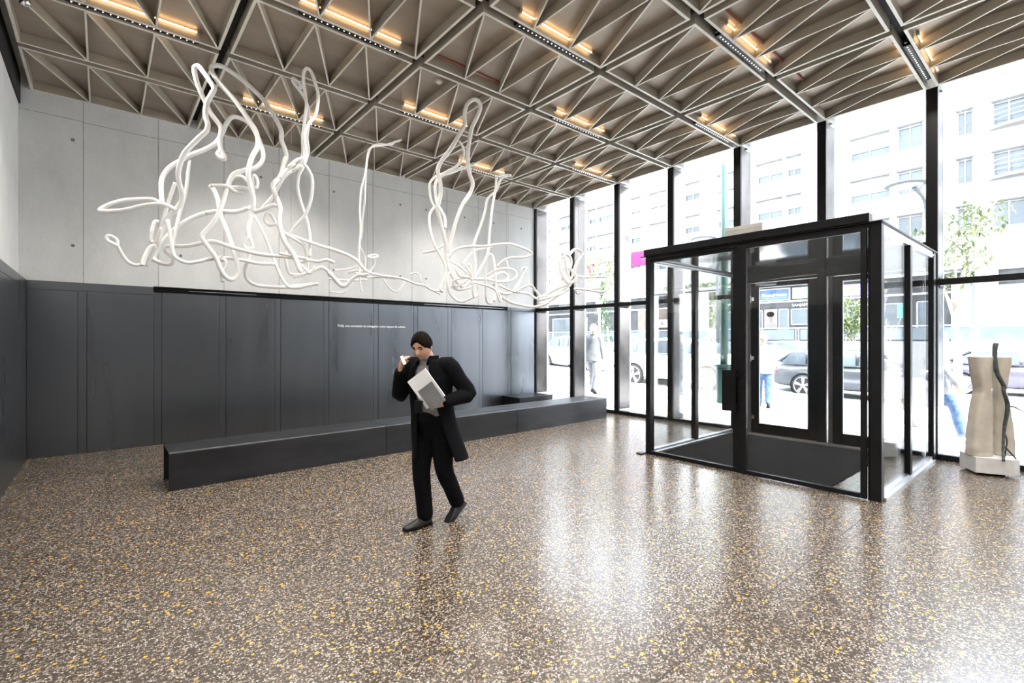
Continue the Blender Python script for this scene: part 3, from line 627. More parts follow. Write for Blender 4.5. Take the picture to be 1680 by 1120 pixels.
# ------------------------------------------------------------------ bench
def by(x): return 6.275 + .021 * x
bench = thing('bench', 'long low black folded-steel bench in front of the panelled wall', 'bench', (4.3, 6.7, 0))
T = .012
def bench_section(x0, x1, last=False):
    b = MB(); R = .022; H = .41
    prof = []
    # outer C: front foot up, rounded edge, top, rounded edge, back down
    def outline(off):
        pts = [(off, .0)]
        for k in range(5):
            a = pi - k * pi / 8
            pts.append((off + (R - 0) + (R) * cos(a), H - off - R + R * sin(a)))
        D = .60
        for k in range(5):
            a = pi / 2 - k * pi / 8
            pts.append((D - off - R + R * cos(a), H - off - R + R * sin(a)))
        pts.append((D - off, 0))
        return pts
    o, i = outline(0), outline(T)
    poly = o + i[::-1]
    n = len(poly)
    vs = [(x0, by(x0) + p[0], p[1]) for p in poly] + [(x1, by(x1) + p[0] + (0), p[1]) for p in poly]
    m = len(o); fs = []
    for k in range(n):
        fs.append((k, (k + 1) % n, n + (k + 1) % n, n + k))
    for k in range(m - 1):
        fs.append((k + 1, k, n - 1 - k, n - 2 - k)); fs.append((n + k, n + k + 1, n + n - 2 - k, n + n - 1 - k))
    b.add(vs, fs)
    if last: b.box(x1 - .012, x1, by(x1) + .01, by(x1) + .59, 0, .39)
    o_ = b.build('bench_section', M['bench_steel'], bench, smooth=False, fix=True)
    md = o_.modifiers.new('ws', 'BEVEL'); md.width = .0015; md.segments = 1; md.limit_method = 'ANGLE'; md.angle_limit = radians(60)
    return o_
bench_section(.54, 3.04); bench_section(3.046, 5.52); bench_section(5.526, 8.02, True)
# low box in the window corner
pl = MB().box(7.45, 8.55, 8.55, 9.22, .0, .26).build('floor_box', M['black'], bevel=.006)
tag(pl, 'low black box on the floor in the corner behind the bench', 'box')

# ------------------------------------------------------------------ window wall
XG = XW + .42                      # plane of the glass
for j in range(0, 13):
    y = Y_CH[j]
    wd = thing('window_%d' % (j + 1), None, None, (XW, y - BAY / 2, 0), kind='structure')
    yy0, yy1 = y - BAY, y
    m_ = MB().box(XW, XW + .05, y - .062, y + .062 if j else y, .0, HC + .0).build('mullion', M['black'], wd, bevel=.003)
    MB().box(XW + .05, XG - .02, y - .058, y - .046, .0, HC - .02).build('fin_plate', M['fin_plate'], wd)
    MB().box(XG - .02, XG + .02, y - .060, y - .042, .0, HC).build('edge_profile', M['alu'], wd)
    vest = j in (4, 5)
    if not vest:
        MB().box(XW + .01, XW + .07, yy0 + .062, yy1 - .062, 2.348, 2.432).build('transom', M['black'], wd, bevel=.002)
        MB().box(XW, XW + .06, yy0 + .062, yy1 - .062, 0, .072).build('bottom_rail', M['black'], wd, bevel=.002)
        MB().box(XG - .006, XG + .006, yy0 - .04, yy1 - .064, .03, 2.385).build('lower_pane', M['glass'], wd)
        MB().box(XW + .06, XG + .02, yy0 + .062, yy1 - .062, 0, .02).build('sill', M['alu'], wd)
    else:
        MB().box(XW + .0, XW + .09, yy0 + .062, yy1 - .062, 2.60, 2.95).build('door_head', M['black'], wd, bevel=.002)
    MB().box(XG - .006, XG + .006, yy0 - .04, yy1 - .064, 2.395, HC - .02).build('upper_pane', M['glass'], wd)
    if not vest:
        br = MB()
        for k in range(4):
            br.box(XW + .08 + k * .07, XW + .115 + k * .07, y - .075, y - .058, 2.325, 2.345)
            br.box(XW + .08 + k * .07, XW + .115 + k * .07, y - .075, y - .058, 2.435, 2.452)
        br.box(XW + .05, XW + .38, y - .070, y - .060, 2.345, 2.435)
        br.build('bracket', M['black'], wd)
    MB().box(XW - .02, XG + .03, yy0 + .064, yy1 - .064, HC + .03, HC + .12).build('head_profile', M['alu'], wd)
struct(MB().box(XW - .02, XG + .06, -6.6, YA + .3, HC + .12, 5.6).build('trim_8', M['fin']))
# folded white soffit over the pavement
sf = MB()
for j in range(0, 12):
    y1, y0 = Y_CH[j] + .02, Y_CH[j + 1] + .02
    ym = (y0 + y1) / 2
    sf.add([(XG + .05, y1, HC + .08), (XG + .05, y0, HC + .08), (9.55, ym - .1, HC + .10), (9.1, y1, HC + .30), (9.1, y0, HC + .30)],
           [(0, 1, 2), (0, 2, 3), (1, 4, 2), (3, 2, 4)])
sf.box(XG + .05, 9.1, -6.6, YA + .3, HC + .30, 5.6)
struct(sf.build('trim_9', M['soffit']))

# ------------------------------------------------------------------ glazed entrance lobby
M['lobby_soffit'] = mat_noise('lobby_black_gloss', (.016, .017, .018), (.024, .025, .027), .07, .2, scale=3)
M['jamb'] = mat_noise('brown_grey_jamb', (.17, .145, .125), (.21, .18, .155), .5, scale=6)
VX, VY0, VY1, VH = 5.88, 1.306, 4.03, 2.775
ves = thing('glass_lobby', 'black steel framed glass entrance lobby standing inside the window wall', 'entrance lobby', ((VX + XW) / 2, 2.67, 0))
def vb(name, mat, *bx, bevel=.002, parent=None):
    m = MB()
    for b in bx: m.box(*b)
    return m.build(name, mat, parent or ves, bevel=bevel)
vb('post', M['black'], (VX, VX + .10, 3.955, VY1, 0, VH))
vb('post', M['black'], (VX, VX + .10, VY0, 1.40, 0, VH), (VX + .01, VX + .09, 1.405, 1.42, 0, VH))
vb('post', M['black'], (7.10, 7.20, 3.955, 4.025, .05, VH - .07))
vb('post', M['black'], (7.10, 7.20, VY0, 1.375, .05, VH - .07))
vb('post', M['black'], (8.42, 8.585, 3.955, 4.025, 0, VH))
vb('post', M['black'], (8.42, 8.585, VY0, 1.375, 0, VH))
vb('header', M['black'], (VX, VX + .10, 1.40, 3.955, 2.735, VH))
vb('door_track', M['black'], (VX - .06, VX + .07, 1.395, 4.02, 2.79, 2.875))
vb('top_rail', M['alu'], (VX + .10, 8.42, 3.965, 4.015, 2.70, VH), (VX + .10, 8.42, 3.945, 3.965, 2.725, 2.74))
vb('top_rail', M['alu'], (VX + .10, 8.42, VY0 + .01, VY0 + .06, 2.70, VH), (VX + .10, 8.42, VY0, VY0 + .01, 2.725, 2.74))
vb('bottom_rail', M['alu'], (VX + .10, 8.42, 3.965, 4.015, 0, .065), (VX + .10, 8.42, 3.94, 3.965, 0, .03))
vb('bottom_rail', M['alu'], (VX + .10, 8.42, VY0 + .01, VY0 + .06, 0, .065), (VX + .10, 8.42, VY0 - .02, VY0 + .01, 0, .028))
vb('bottom_rail', M['black'], (VX + .02, VX + .08, 2.73, 3.955, 0, .05))
vb('roof_plate', M['black'], (VX - .035, 8.56, 1.29, 4.09, VH, 2.79))
vb('soffit', M['lobby_soffit'], (VX + .10, 8.58, 1.37, 3.95, 2.742, VH - .001))
vb('side_pane', M['glass'], (VX + .10, 7.10, 3.985, 3.997, .065, 2.70), (7.20, 8.42, 3.985, 3.997, .065, 2.70), bevel=0)
vb('side_pane', M['glass'], (VX + .10, 7.10, 1.335, 1.347, .065, 2.70), (7.20, 8.42, 1.335, 1.347, .065, 2.70), bevel=0)
# fixed leaf and sliding leaf of the front
fl = vb('fixed_leaf', M['black'], (VX + .03, VX + .08, 2.725, 2.80, .05, 2.735), (VX + .03, VX + .08, 2.80, 3.955, 2.70, 2.735))
vb('pane', M['glass'], (VX + .05, VX + .06, 2.80, 3.955, .05, 2.70), bevel=0, parent=fl)
sl = vb('sliding_leaf', M['black'], (VX - .03, VX + .02, 2.615, 2.715, .012, 2.735), (VX - .03, VX + .02, 1.425, 1.475, .012, 2.735),
        (VX - .03, VX + .02, 1.475, 2.615, .012, .058), (VX - .03, VX + .02, 1.475, 2.615, 2.70, 2.735))
vb('pane', M['glass'], (VX - .01, VX, 1.475, 2.615, .058, 2.70), bevel=0, parent=sl)
vb('pull_plate', M['black'], (VX - .075, VX - .055, 2.72, 2.885, .75, 1.245), (VX - .056, VX - .02, 2.70, 2.74, .80, .83), (VX - .056, VX - .02, 2.70, 2.74, 1.16, 1.19), parent=sl)
vb('floor_stop', M['black'], (VX - .10, VX + .02, 4.03, 4.12, 0, .018))
tag(MB().box(VX - .05, VX + .06, 2.42, 2.86, 2.876, 2.975).box(VX - .055, VX - .05, 2.43, 2.85, 2.93, 2.935).build('motor_box', M['grey_box'], bevel=.006),
    'small grey-beige box lying on top of the entrance lobby frame', 'box')
tag(MB().box(VX + .14, 8.36, 1.80, 3.92, .001, .014).build('door_mat', M['mat'], bevel=.004), 'large black coir mat on the floor of the entrance lobby', 'door mat')
tag(MB().box(7.7, 7.95, 1.56, 1.79, .0, .30).build('door_box', M['alu'], bevel=.01), 'grey metal box on the floor beside the mat in the entrance lobby', 'box')

# outer doors in bays 5 and 6
def outer_door(n, y0, y1, hinge_high):
    d = bpy.data.objects.new('door_%d' % n, None); COL.objects.link(d); d.location = (XW, (y0 + y1) / 2, 0); struct(d)
    x0, x1 = XW + .02, XW + .075
    MB().box(x0, x1, y0, y0 + .13, .02, 2.59).box(x0, x1, y1 - .13, y1, .02, 2.59).box(x0, x1, y0 + .13, y1 - .13, .02, .18).box(x0, x1, y0 + .13, y1 - .13, 2.52, 2.59).build('leaf_frame', M['black'], d, bevel=.003)
    MB().box(x0 + .02, x0 + .03, y0 + .13, y1 - .13, .18, 2.52).build('pane', M['glass'], d)
    gb = MB()
    for (a, b, c, e) in ((y0 + .13, y0 + .142, .18, 2.52), (y1 - .142, y1 - .13, .18, 2.52), (y0 + .13, y1 - .13, 2.505, 2.52), (y0 + .13, y1 - .13, .18, .19)):
        gb.box(x0 - .004, x0 + .014, a, b, c, e)
    gb.build('glazing_bead', M['alu'], d)
    for z in (.28, 1.30, 2.32):
        yy = y1 + .0 if hinge_high else y0
        MB().cyl((x0 - .012, yy, z - .06), (x0 - .012, yy, z + .06), .012, n=12).box(x0 - .006, x0 + .002, yy - .05, yy, z - .03, z + .03).build('hinge', M['chrome'], d)
    return d
d1 = outer_door(1, 2.735, 3.76, True)
cl = MB(); cl.box(XW - .045, XW + .02, 3.33, 3.66, 2.535, 2.585)
c_ = cl.build('closer', M['alu'], d1, bevel=.006)
MB().tube([(XW - .03, 3.70, 2.60), (XW - .05, 3.2, 2.64), (XW - .03, 2.72, 2.645)], .011, 10).build('closer_arm', M['chrome'], d1, smooth=True)
d2 = outer_door(2, 1.44, 2.53, False)
MB().tube([(XW + .02, 2.47, .95), (XW - .045, 2.47, .97), (XW - .05, 2.47, 1.02), (XW - .05, 2.47, 1.28), (XW - .045, 2.47, 1.33), (XW + .02, 2.47, 1.35)], .011, 10).build('door_handle', M['black'], d2, smooth=True)
struct(MB().box(XW + .005, XW + .10, 3.765, 3.93, 0, 2.60).box(XW + .055, XW + .10, 2.535, 2.60, 0, 2.60).build('trim_10', M['jamb'], bevel=.003))
struct(MB().box(XW - .03, XW + .12, 1.40, 3.93, 0, .018).build('trim_11', M['alu']))

# ------------------------------------------------------------------ stone sculpture by the window
M['stone'] = mat_noise('carved_limestone', (.50, .44, .37), (.60, .54, .46), .75, scale=7, bump=.12, detail=8)
M['stone_base'] = mat_noise('grey_stone_base', (.62, .61, .59), (.70, .69, .67), .7, scale=9, detail=6)
M['bronze_branch'] = mat_noise('patinated_bronze', (.055, .065, .062), (.11, .125, .118), .55, .6, scale=22)
ss = thing('stone_sculpture', 'tall two-part waisted stone sculpture with a dark branch on a faceted base', 'sculpture', (8.2, .78, 0))
MB().prism([(8.256, 1.034), (7.956, .851), (8.078, .547), (8.17, .50), (8.47, .80), (8.43, .97)], .03, .215).build('stone_base', M['stone_base'], ss, bevel=.004)
MB().prism([(8.23, .97), (8.03, .84), (8.12, .62), (8.36, .80)], .0, .03).build('plinth_foot', M['black'], ss)
RV, FV = Vector((sin(PHI), -cos(PHI), 0)), Vector((cos(PHI), sin(PHI), 0))
def slab(sections, c0, yaw, thick, seed):
    """sections: (z, half width, sideways shift); a hand-carved upright slab"""
    rings = []; Rz = Matrix.Rotation(yaw, 3, 'Z'); R = Rz @ RV; F = Rz @ FV
    for k, (z, w, s) in enumerate(sections):
        ring = []
        for i in range(36):
            a = 2 * pi * i / 36
            ca, sa = cos(a), sin(a)
            ex = (abs(ca) ** .45) * (1 if ca > 0 else -1); ey = (abs(sa) ** .6) * (1 if sa > 0 else -1)
            t = thick * (.75 + .25 * w / .16)
            p = Vector(c0) + R * (s + ex * w) + F * (ey * t)
            p.z = z
            jag = noise.noise(p * 14 + Vector((seed, 0, 0))) * (.012 if z < .6 else .004)
            p += (R * ca + F * sa) * jag
            ring.append(p)
        rings.append(ring)
    return rings
def dense(sec, n=44):
    out = []
    for k in range(n):
        t = k / (n - 1) * (len(sec) - 1); i = min(int(t), len(sec) - 2); u = t - i
        p0 = sec[max(i - 1, 0)]; p1 = sec[i]; p2 = sec[i + 1]; p3 = sec[min(i + 2, len(sec) - 1)]
        out.append(tuple(.5 * (2 * b + (c - a) * u + (2 * a - 5 * b + 4 * c - d) * u * u + (3 * b - a - 3 * c + d) * u ** 3) for a, b, c, d in zip(p0, p1, p2, p3)))
    return out
secL = [(.215, .126, .006), (.40, .125, .010), (.71, .112, .030), (.90, .086, .042), (1.0, .068, .050), (1.12, .088, .044), (1.28, .116, .040), (1.41, .128, .036)]
secR = [(.215, .102, .018), (.45, .098, .014), (.70, .080, .002), (.90, .058, -.008), (1.0, .048, -.012), (1.14, .060, -.006), (1.28, .074, .0), (1.405, .080, .004)]
MB().loft(slab(dense(secL), (8.115, .845, 0), .10, .085, 1)).build('stone_half', M['stone'], ss, smooth=True).modifiers.new('b', 'BEVEL').width = .006
MB().loft(slab(dense(secR), (8.37, .675, 0), -.35, .10, 9)).build('stone_half', M['stone'], ss, smooth=True).modifiers.new('b', 'BEVEL').width = .006
def sp_(x, z, f):                        # metres right / up / towards the viewer from the sculpture's axis
    return Vector((8.20, .755, z)) + RV * x - FV * f
br = MB()
br.tube([sp_(.055, 1.56, .02), sp_(.035, 1.52, .03), sp_(.012, 1.40, .05), sp_(.010, 1.22, .08), sp_(.065, 1.07, .10), sp_(.055, 1.0, .11), sp_(.105, .83, .11), sp_(.06, .60, .12), sp_(.035, .47, .13), sp_(-.01, .30, .17), sp_(-.06, .20, .225)],
        [.026, .025, .022, .024, .023, .019, .023, .018, .014, .013, .014], 10, 5)
br.tube([sp_(.11, .82, .11), sp_(.19, .815, .10), sp_(.30, .77, .07), sp_(.42, .74, .05)], [.012, .009, .006, .003], 8, 4)
br.tube([sp_(.02, .36, .15), sp_(.10, .26, .17), (sp_(.145, .19, .19))], [.011, .009, .008], 8, 4)
br.tube([sp_(.05, .52, .12), sp_(.075, .42, .13), sp_(.05, .30, .14), sp_(.03, .235, .15)], [.010, .009, .007, .006], 8, 4)
br.tube([sp_(.062, 1.54, .02), sp_(.085, 1.565, .015)], [.016, .010], 8)
br.tube([sp_(.07, 1.05, .11), sp_(.095, 1.04, .12)], [.012, .006], 8)
br.build('branch', M['bronze_branch'], ss, smooth=True)

# ------------------------------------------------------------------ hanging tube sculptures
def hang(key, label, wires):
    c = [p for r, s in TUBES[key] for p in [tuple(float(v) / 1000 for v in q.split(',')) for q in s.split()]]
    mx = sum(p[0] for p in c) / len(c); my = sum(p[1] for p in c) / len(c); mz = min(p[2] for p in c)
    t = thing('hanging_sculpture', label, 'sculpture', (mx, my, mz), 'white tube sculptures under the ceiling')
    for r, s in TUBES[key]:
        pts = [tuple(float(v) / 1000 for v in q.split(',')) for q in s.split()]
        MB().tube(pts, r / 1000, 10, 5).build('tube', M['white_tube'], t, smooth=True)
    for p in wires:
        MB().cyl(p, (p[0] + .01, p[1] + .01, HC + .09), .0022, n=6).build('suspension_wire', M['wire'], t)
    return t
def tops(key, idx):
    out = []
    for i in idx:
        r, s = TUBES[key][i]
        pts = [tuple(float(v) / 1000 for v in q.split(',')) for q in s.split()]
        out.append(max(pts, key=lambda p: p[2]))
    return out
hang('L', 'large white looping tube tangle hanging at the left before the concrete wall', tops('L', [0, 1, 2, 6, 22, 20, 29]))
hang('M', 'thin white strand with two tall parallel tubes hanging in the middle of the concrete wall', tops('M', [0, 4, 10]))
hang('R', 'white tube sculpture with one tall upright loop above flower-like coils', tops('R', [0, 3, 6, 7, 8]))
hang('H', 'white tube sculpture with outstretched prongs hanging before the first windows', tops('H', [0, 3, 9]))

# ------------------------------------------------------------------ people
M['skin'] = mat_noise('skin', (.48, .26, .17), (.56, .31, .21), .5, scale=30)
M['hair_dark'] = mat_noise('dark_hair', (.005, .0038, .003), (.012, .009, .007), .85, scale=90, stretch=(1, 1, .3), spec=.05)
M['hair_grey'] = mat_noise('grey_brown_hair', (.14, .12, .10), (.30, .27, .24), .6, scale=80)
M['hair_white'] = mat_noise('white_hair', (.70, .69, .66), (.8, .79, .76), .6, scale=80)
M['coat'] = mat_noise('black_wool', (.003, .003, .004), (.006, .006, .0075), .9, scale=60, spec=.08)
M['trouser'] = mat_noise('black_trouser_cloth', (.003, .003, .004), (.0055, .0055, .007), .9, scale=50, spec=.08)
M['shirt'] = mat_noise('grey_shirt', (.17, .15, .16), (.24, .215, .225), .8, scale=70)
M['shoe'] = mat_noise('black_leather', (.004, .004, .004), (.008, .007, .007), .3, scale=20, spec=.3)
M['eye'] = mat_noise('dark_eye', (.02, .012, .008), (.05, .03, .02), .1, scale=60)
M['paper'] = mat_noise('white_paper', (.80, .80, .80), (.86, .86, .86), .6, scale=10)
M['grey_cover'] = mat_noise('grey_cover', (.16, .16, .17), (.21, .21, .22), .5, scale=10)
M['white_cloth'] = mat_noise('white_cotton', (.15, .158, .18), (.24, .25, .27), .9, scale=6, spec=.1)
M['pale_jacket'] = mat_noise('pale_grey_jacket', (.12, .127, .14), (.18, .187, .20), .9, scale=6, spec=.1)
M['jeans'] = mat_noise('blue_denim', (.05, .085, .165), (.10, .15, .25), .9, scale=14, spec=.1)
M['grey_trouser'] = mat_noise('grey_trouser', (.20, .20, .21), (.30, .30, .31), .85, scale=14)

def head_point(p, inflate=0.0):
    """unit-sphere point -> head surface, face towards -Y, centre at the origin"""
    x, y, z = p.x, p.y, p.z
    w, d, h = .0745 + inflate, .096 + inflate, .116 + inflate
    q = Vector((x * w, y * d, z * h))
    if z < 0:
        q.x *= 1 - .34 * z * z - .10 * abs(z) * max(0, -y)
        if y > 0: q.y *= 1 - .30 * z * z
        else: q.y *= 1 - .06 * z * z
    if z > .3: q.x *= 1 - .05 * (z - .3)
    if y < 0 and inflate == 0:
        f = max(0, -y)
        def g(cx, cz, sx, sz): return math.exp(-((q.x - cx) / sx) ** 2 - ((q.z - cz) / sz) ** 2)
        q.y -= f * (.024 * g(0, -.020, .011, .016) + .012 * g(0, .0, .009, .022))          # nose
        q.y += f * .013 * (g(.031, .014, .017, .010) + g(-.031, .014, .017, .010))           # eye sockets
        q.y -= f * .005 * (g(.03, .034, .024, .008) + g(-.03, .034, .024, .008))             # brow
        q.y -= f * .007 * g(0, -.056, .020, .005) + f * .007 * g(0, -.066, .017, .005)         # lips
        q.y += f * .004 * g(0, -.0608, .021, .0022)
        q.y -= f * .011 * g(0, -.098, .022, .013)                                             # chin
    return q
def head_mesh(mb, Mx, nu=56, nv=44):
    vs = []; fs = []
    for j in range(1, nv):
        t = pi * j / nv
        for i in range(nu):
            a = 2 * pi * i / nu
            vs.append(Mx @ head_point(Vector((sin(t) * cos(a), sin(t) * sin(a), cos(t)))))
    vs.append(Mx @ head_point(Vector((0, 0, 1)))); vs.append(Mx @ head_point(Vector((0, 0, -1))))
    for j in range(nv - 2):
        for i in range(nu):
            k = (i + 1) % nu
            fs.append((j * nu + i, (j + 1) * nu + i, (j + 1) * nu + k, j * nu + k))
    a = len(vs) - 2
    for i in range(nu):
        k = (i + 1) % nu
        fs.append((a, i, k)); fs.append((a + 1, (nv - 2) * nu + k, (nv - 2) * nu + i))
    mb.add(vs, fs)
    R3 = Mx.to_3x3()
    for s in (-1, 1):
        mb.ellipsoid(Mx @ Vector((s * .076, .012, -.002)), (.008, .020, .032), R3 @ Matrix.Rotation(s * .35, 3, 'Z'), 12, 8)
def hair_mesh(mb, Mx, thick=.018, low=-.25, seed=0):
    nu, nv = 48, 30
    def line(a):                        # hairline height by direction; a = angle, front is -90 deg
        f = max(0, -sin(a))
        return low + (.62 - low) * f ** 1.6 * (1 if f > 0 else 0) + (.10 if abs(cos(a)) > .8 else 0)
    top = []; n0 = 14
    for j in range(n0 + 1):
        ring = []
        for i in range(nu):
            a = 2 * pi * i / nu; zl = line(a); tl = math.acos(max(-1, min(1, zl)))
            t = .02 + (tl - .02) * j / n0
            u = Vector((sin(t) * cos(a), sin(t) * sin(a), cos(t)))
            fall = 1.0 if j < n0 - 1 else (.55 if j == n0 - 1 else .1)
            q = head_point(u, .004 + thick * fall * (1 + .35 * max(0, u.z)))
            q += u * .006 * noise.noise(u * 9 + Vector((seed, 0, 0)))
            ring.append(Mx @ q)
        top.append(ring)
    for i in range(nu): pass
    inner = []
    for i in range(nu):
        a = 2 * pi * i / nu; t = math.acos(max(-1, min(1, line(a))))
        u = Vector((sin(t) * cos(a), sin(t) * sin(a), cos(t)))
        inner.append(Mx @ (head_point(u, 0) * .93))
    mb.loft(top + [inner], cap=True)
def hand(mb, wrist, d, n, curl, side, k=1.0):
    """palm, four bent fingers, thumb; d along the fingers, n out of the palm, side=+1/-1 puts the thumb"""
    d = Vector(d).normalized(); n = (Vector(n) - d * Vector(n).dot(d)).normalized(); s = d.cross(n) * side
    w = Vector(wrist)
    for o in (-.026, -.009, .009, .026):
        mb.blob([w + s * o * .6 * k, w + (d * .045 + s * o * .9) * k, w + (d * .088 + s * o) * k], [.0165 * k, .0165 * k, .0135 * k], 10, 2)
    for o, L in ((.030, .074), (.010, .084), (-.010, .078), (-.029, .060)):
        p = w + (d * .090 + s * o) * k; dd = d.copy(); pts = [p - d * .01 * k, p]
        for q, f in enumerate((.44, .32, .24)):
            ang = curl * (1.0 if q else .75)
            dd = (dd * cos(ang) + n * sin(ang)).normalized(); n2 = (n - dd * n.dot(dd)); 
            p = p + dd * L * f * k; pts.append(p)
        mb.blob(pts, [.0098 * k, .0096 * k, .0088 * k, .0082 * k, .0074 * k], 9, 2)
    p = w + (d * .022 + s * .030) * k
    q = p + (d * .030 + s * .026 + n * .014) * k; r = q + (d * .030 + s * .006 + n * .018 + n * curl * .012) * k
    mb.blob([w + d * .018 * k + s * .012 * k, p, q, r], [.014 * k, .0135 * k, .0115 * k, .009 * k], 10, 2)
def xform(mb, Mw):
    mb.v = [tuple(Mw @ Vector(p)) for p in mb.v]
    return mb
def cring(c, rx, ry, half_open, thick, n=34, mid=-pi / 2):
    """C-shaped outline of a coat slice, open around direction mid"""
    out, inn = [], []
    a0 = mid + half_open; a1 = mid + 2 * pi - half_open
    for i in range(n):
        a = a0 + (a1 - a0) * i / (n - 1)
        out.append(Vector((c[0] + rx * cos(a), c[1] + ry * sin(a), c[2])))
        inn.append(Vector((c[0] + (rx - thick) * cos(a), c[1] + (ry - thick) * sin(a), c[2])))
    return out + inn[::-1]
def ering(c, rx, ry, n=34):
    return [Vector((c[0] + rx * cos(2 * pi * i / n), c[1] + ry * sin(2 * pi * i / n), c[2])) for i in range(n)]
def shoe(mb, ankle, toe_dir, pitch=0.0, k=1.0):
    """sole, heel and upper as one closed shoe; ankle is the point above the heel"""
    t = Vector((toe_dir[0], toe_dir[1], 0)).normalized(); Rm = Matrix.Rotation(math.atan2(t.y, t.x), 4, 'Z')
    Mx = Matrix.Translation(Vector(ankle)) @ Rm @ Matrix.Rotation(pitch, 4, 'Y')
    sec = [(-.055, .030, .0, .075), (-.045, .036, .0, .095), (0, .038, .0, .10), (.05, .040, .0, .088), (.10, .046, .0, .062), (.15, .047, .0, .048), (.19, .038, .002, .036), (.213, .020, .006, .026)]
    rings = []
    for x, w, z0, z1 in sec:
        ring = []
        for i in range(16):
            a = 2 * pi * i / 16; y = cos(a) * w; z = (z0 + z1) / 2 + sin(a) * (z1 - z0) / 2
            if sin(a) < -.3: z = z0; y *= 1.04
            ring.append(Mx @ (Vector((x, y, z - .085)) * k))
        rings.append(ring)
    mb.loft(rings)
    mb.box(-.058 * k, .01 * k, -.034 * k, .034 * k, -.085 * k, -.062 * k, Mx)
    mb.box(.03 * k, .19 * k, -.036 * k, .036 * k, -.086 * k, -.078 * k, Mx)

def person(loc, ang, label, J, mats, voxel=.006, coat=None, group=None, name='person', scale=1.0):
    """J: joints in the person's own frame (x to their left, -y forwards); ang turns -y to its heading"""
    Mw = Matrix.Translation(Vector(loc)) @ Matrix.Rotation(ang + pi / 2, 4, 'Z') @ Matrix.Scale(scale, 4)
    root = thing(name, label, 'person', loc, group)
    Hm = Matrix.Translation(Vector(J['head'])) @ Matrix.Rotation(J.get('turn', 0), 4, 'Z') @ Matrix.Rotation(J.get('nod', 0), 4, 'X')
    b = MB()
    pel, ch, nk = Vector(J['pelvis']), Vector(J['chest']), Vector(J['neck'])
    b.blob([pel, pel.lerp(ch, .5), ch, ch.lerp(nk, .6)], [.12, .105, .125, .07], 18)
    b.blob([ch.lerp(nk, .5), nk, Hm @ Vector((0, .022, -.055))], [.062, .056, .052], 16)
    head_mesh(b, Hm)
    for s in ('L', 'R'):
        sh, el, wr = Vector(J['sh' + s]), Vector(J['el' + s]), Vector(J['wr' + s])
        b.blob([ch.lerp(sh, .55), sh, el, el.lerp(wr, .35), wr], [.07, .052, .040, .040, .026], 14)
        hd = J['hand' + s]
        hand(b, wr, hd[0], hd[1], hd[2], hd[3])
        hp, kn, ak = Vector(J['hip' + s]), Vector(J['kn' + s]), Vector(J['ak' + s])
        b.blob([hp, hp.lerp(kn, .4), kn, kn.lerp(ak, .35), ak], [.085, .075, .052, .052, .036], 14)
    remesh(xform(b, Mw).build('body', mats['skin'], root, fix=True), voxel, 3, .4)
    hb = MB(); hair_mesh(hb, Hm, mats.get('hair_thick', .016), mats.get('hair_low', -.25), 3)
    xform(hb, Mw).build('hair', mats['hair'], root, smooth=True)
    if voxel < .008:
        for s in (-1, 1):
            xform(MB().ellipsoid(Hm @ Vector((s * .031, -.0775, .013)), (.0115, .0085, .0075), Hm.to_3x3(), 14, 10), Mw).build('eye', M['eye'], root, smooth=True)
            xform(MB().tube([Hm @ Vector((s * .015, -.096, .032)), Hm @ Vector((s * .03, -.094, .037)), Hm @ Vector((s * .046, -.084, .031))], [.004, .005, .003], 8, 3), Mw).build('eyebrow', mats['hair'], root, smooth=True)
    # trousers
    t = MB()
    t.blob([pel + Vector((0, 0, .06)), pel, pel - Vector((0, 0, .06))], [.135, .148, .13], 22)
    for s in ('L', 'R'):
        hp, kn, ak = Vector(J['hip' + s]), Vector(J['kn' + s]), Vector(J['ak' + s])
        hem = ak + (ak - kn).normalized() * -.015
        t.blob([hp + Vector((0, 0, .02)), hp.lerp(kn, .5), kn, kn.lerp(hem, .55), hem], [.108, .095, .078, .072, .070], 18)
    remesh(xform(t, Mw).build('trousers', mats['trousers'], root, fix=True), .011, 5, .5)
    for s in ('L', 'R'):
        m = MB(); shoe(m, J['ak' + s], J['toe' + s], J.get('pitch' + s, 0)); xform(m, Mw)
        m.build('shoe', mats['shoe'], root, smooth=True, fix=True)
    # shirt
    if mats.get('shirt'):
        m = MB(); d = ch - pel; d2 = nk - ch
        rings = [ering(pel + Vector((0, 0, -.01)), .150, .118), ering(pel + d * .35, .155, .122), ering(pel + d * .8, .175, .128), ering(ch + d2 * .35, .160, .108), ering(ch + d2 * .75, .09, .075), ering(nk + Vector((0, -.004, .008)), .066, .064), ering(nk + Vector((0, -.008, .028)), .063, .062)]
        m.loft(rings); xform(m, Mw).build('shirt', mats['shirt'], root, smooth=True, fix=True)
        m = MB(); m.loft([cring(nk + Vector((0, -.006, -.012)), .074, .071, .28, .008), cring(nk + Vector((0, -.010, .030)), .071, .070, .34, .008)])
        xform(m, Mw).build('shirt_collar', mats['shirt'], root, smooth=True, fix=True)
    # coat or jacket
    m = MB(); op = coat['open']
    d = nk - ch
    rings = [cring(Vector(c), rx, ry, o, .02, mid=-pi / 2 + coat.get('mid', 0) * min(1, max(0, (1.4 - c[2]) * 2.2))) for (c, rx, ry, o) in coat['rings']]
    m.loft(rings)
    for s in ('L', 'R'):
        sh, el, wr = Vector(J['sh' + s]), Vector(J['el' + s]), Vector(J['wr' + s])
        cuff = el.lerp(wr, .93)
        m.blob([ch.lerp(sh, .55) + Vector((0, 0, .01)), sh, sh.lerp(el, .5), el, el.lerp(cuff, .5), cuff], [.085, .079, .070, .066, .060, .050], 18)
    remesh(xform(m, Mw).build(coat['name'], coat['mat'], root, fix=True), .0085, 4, .5)
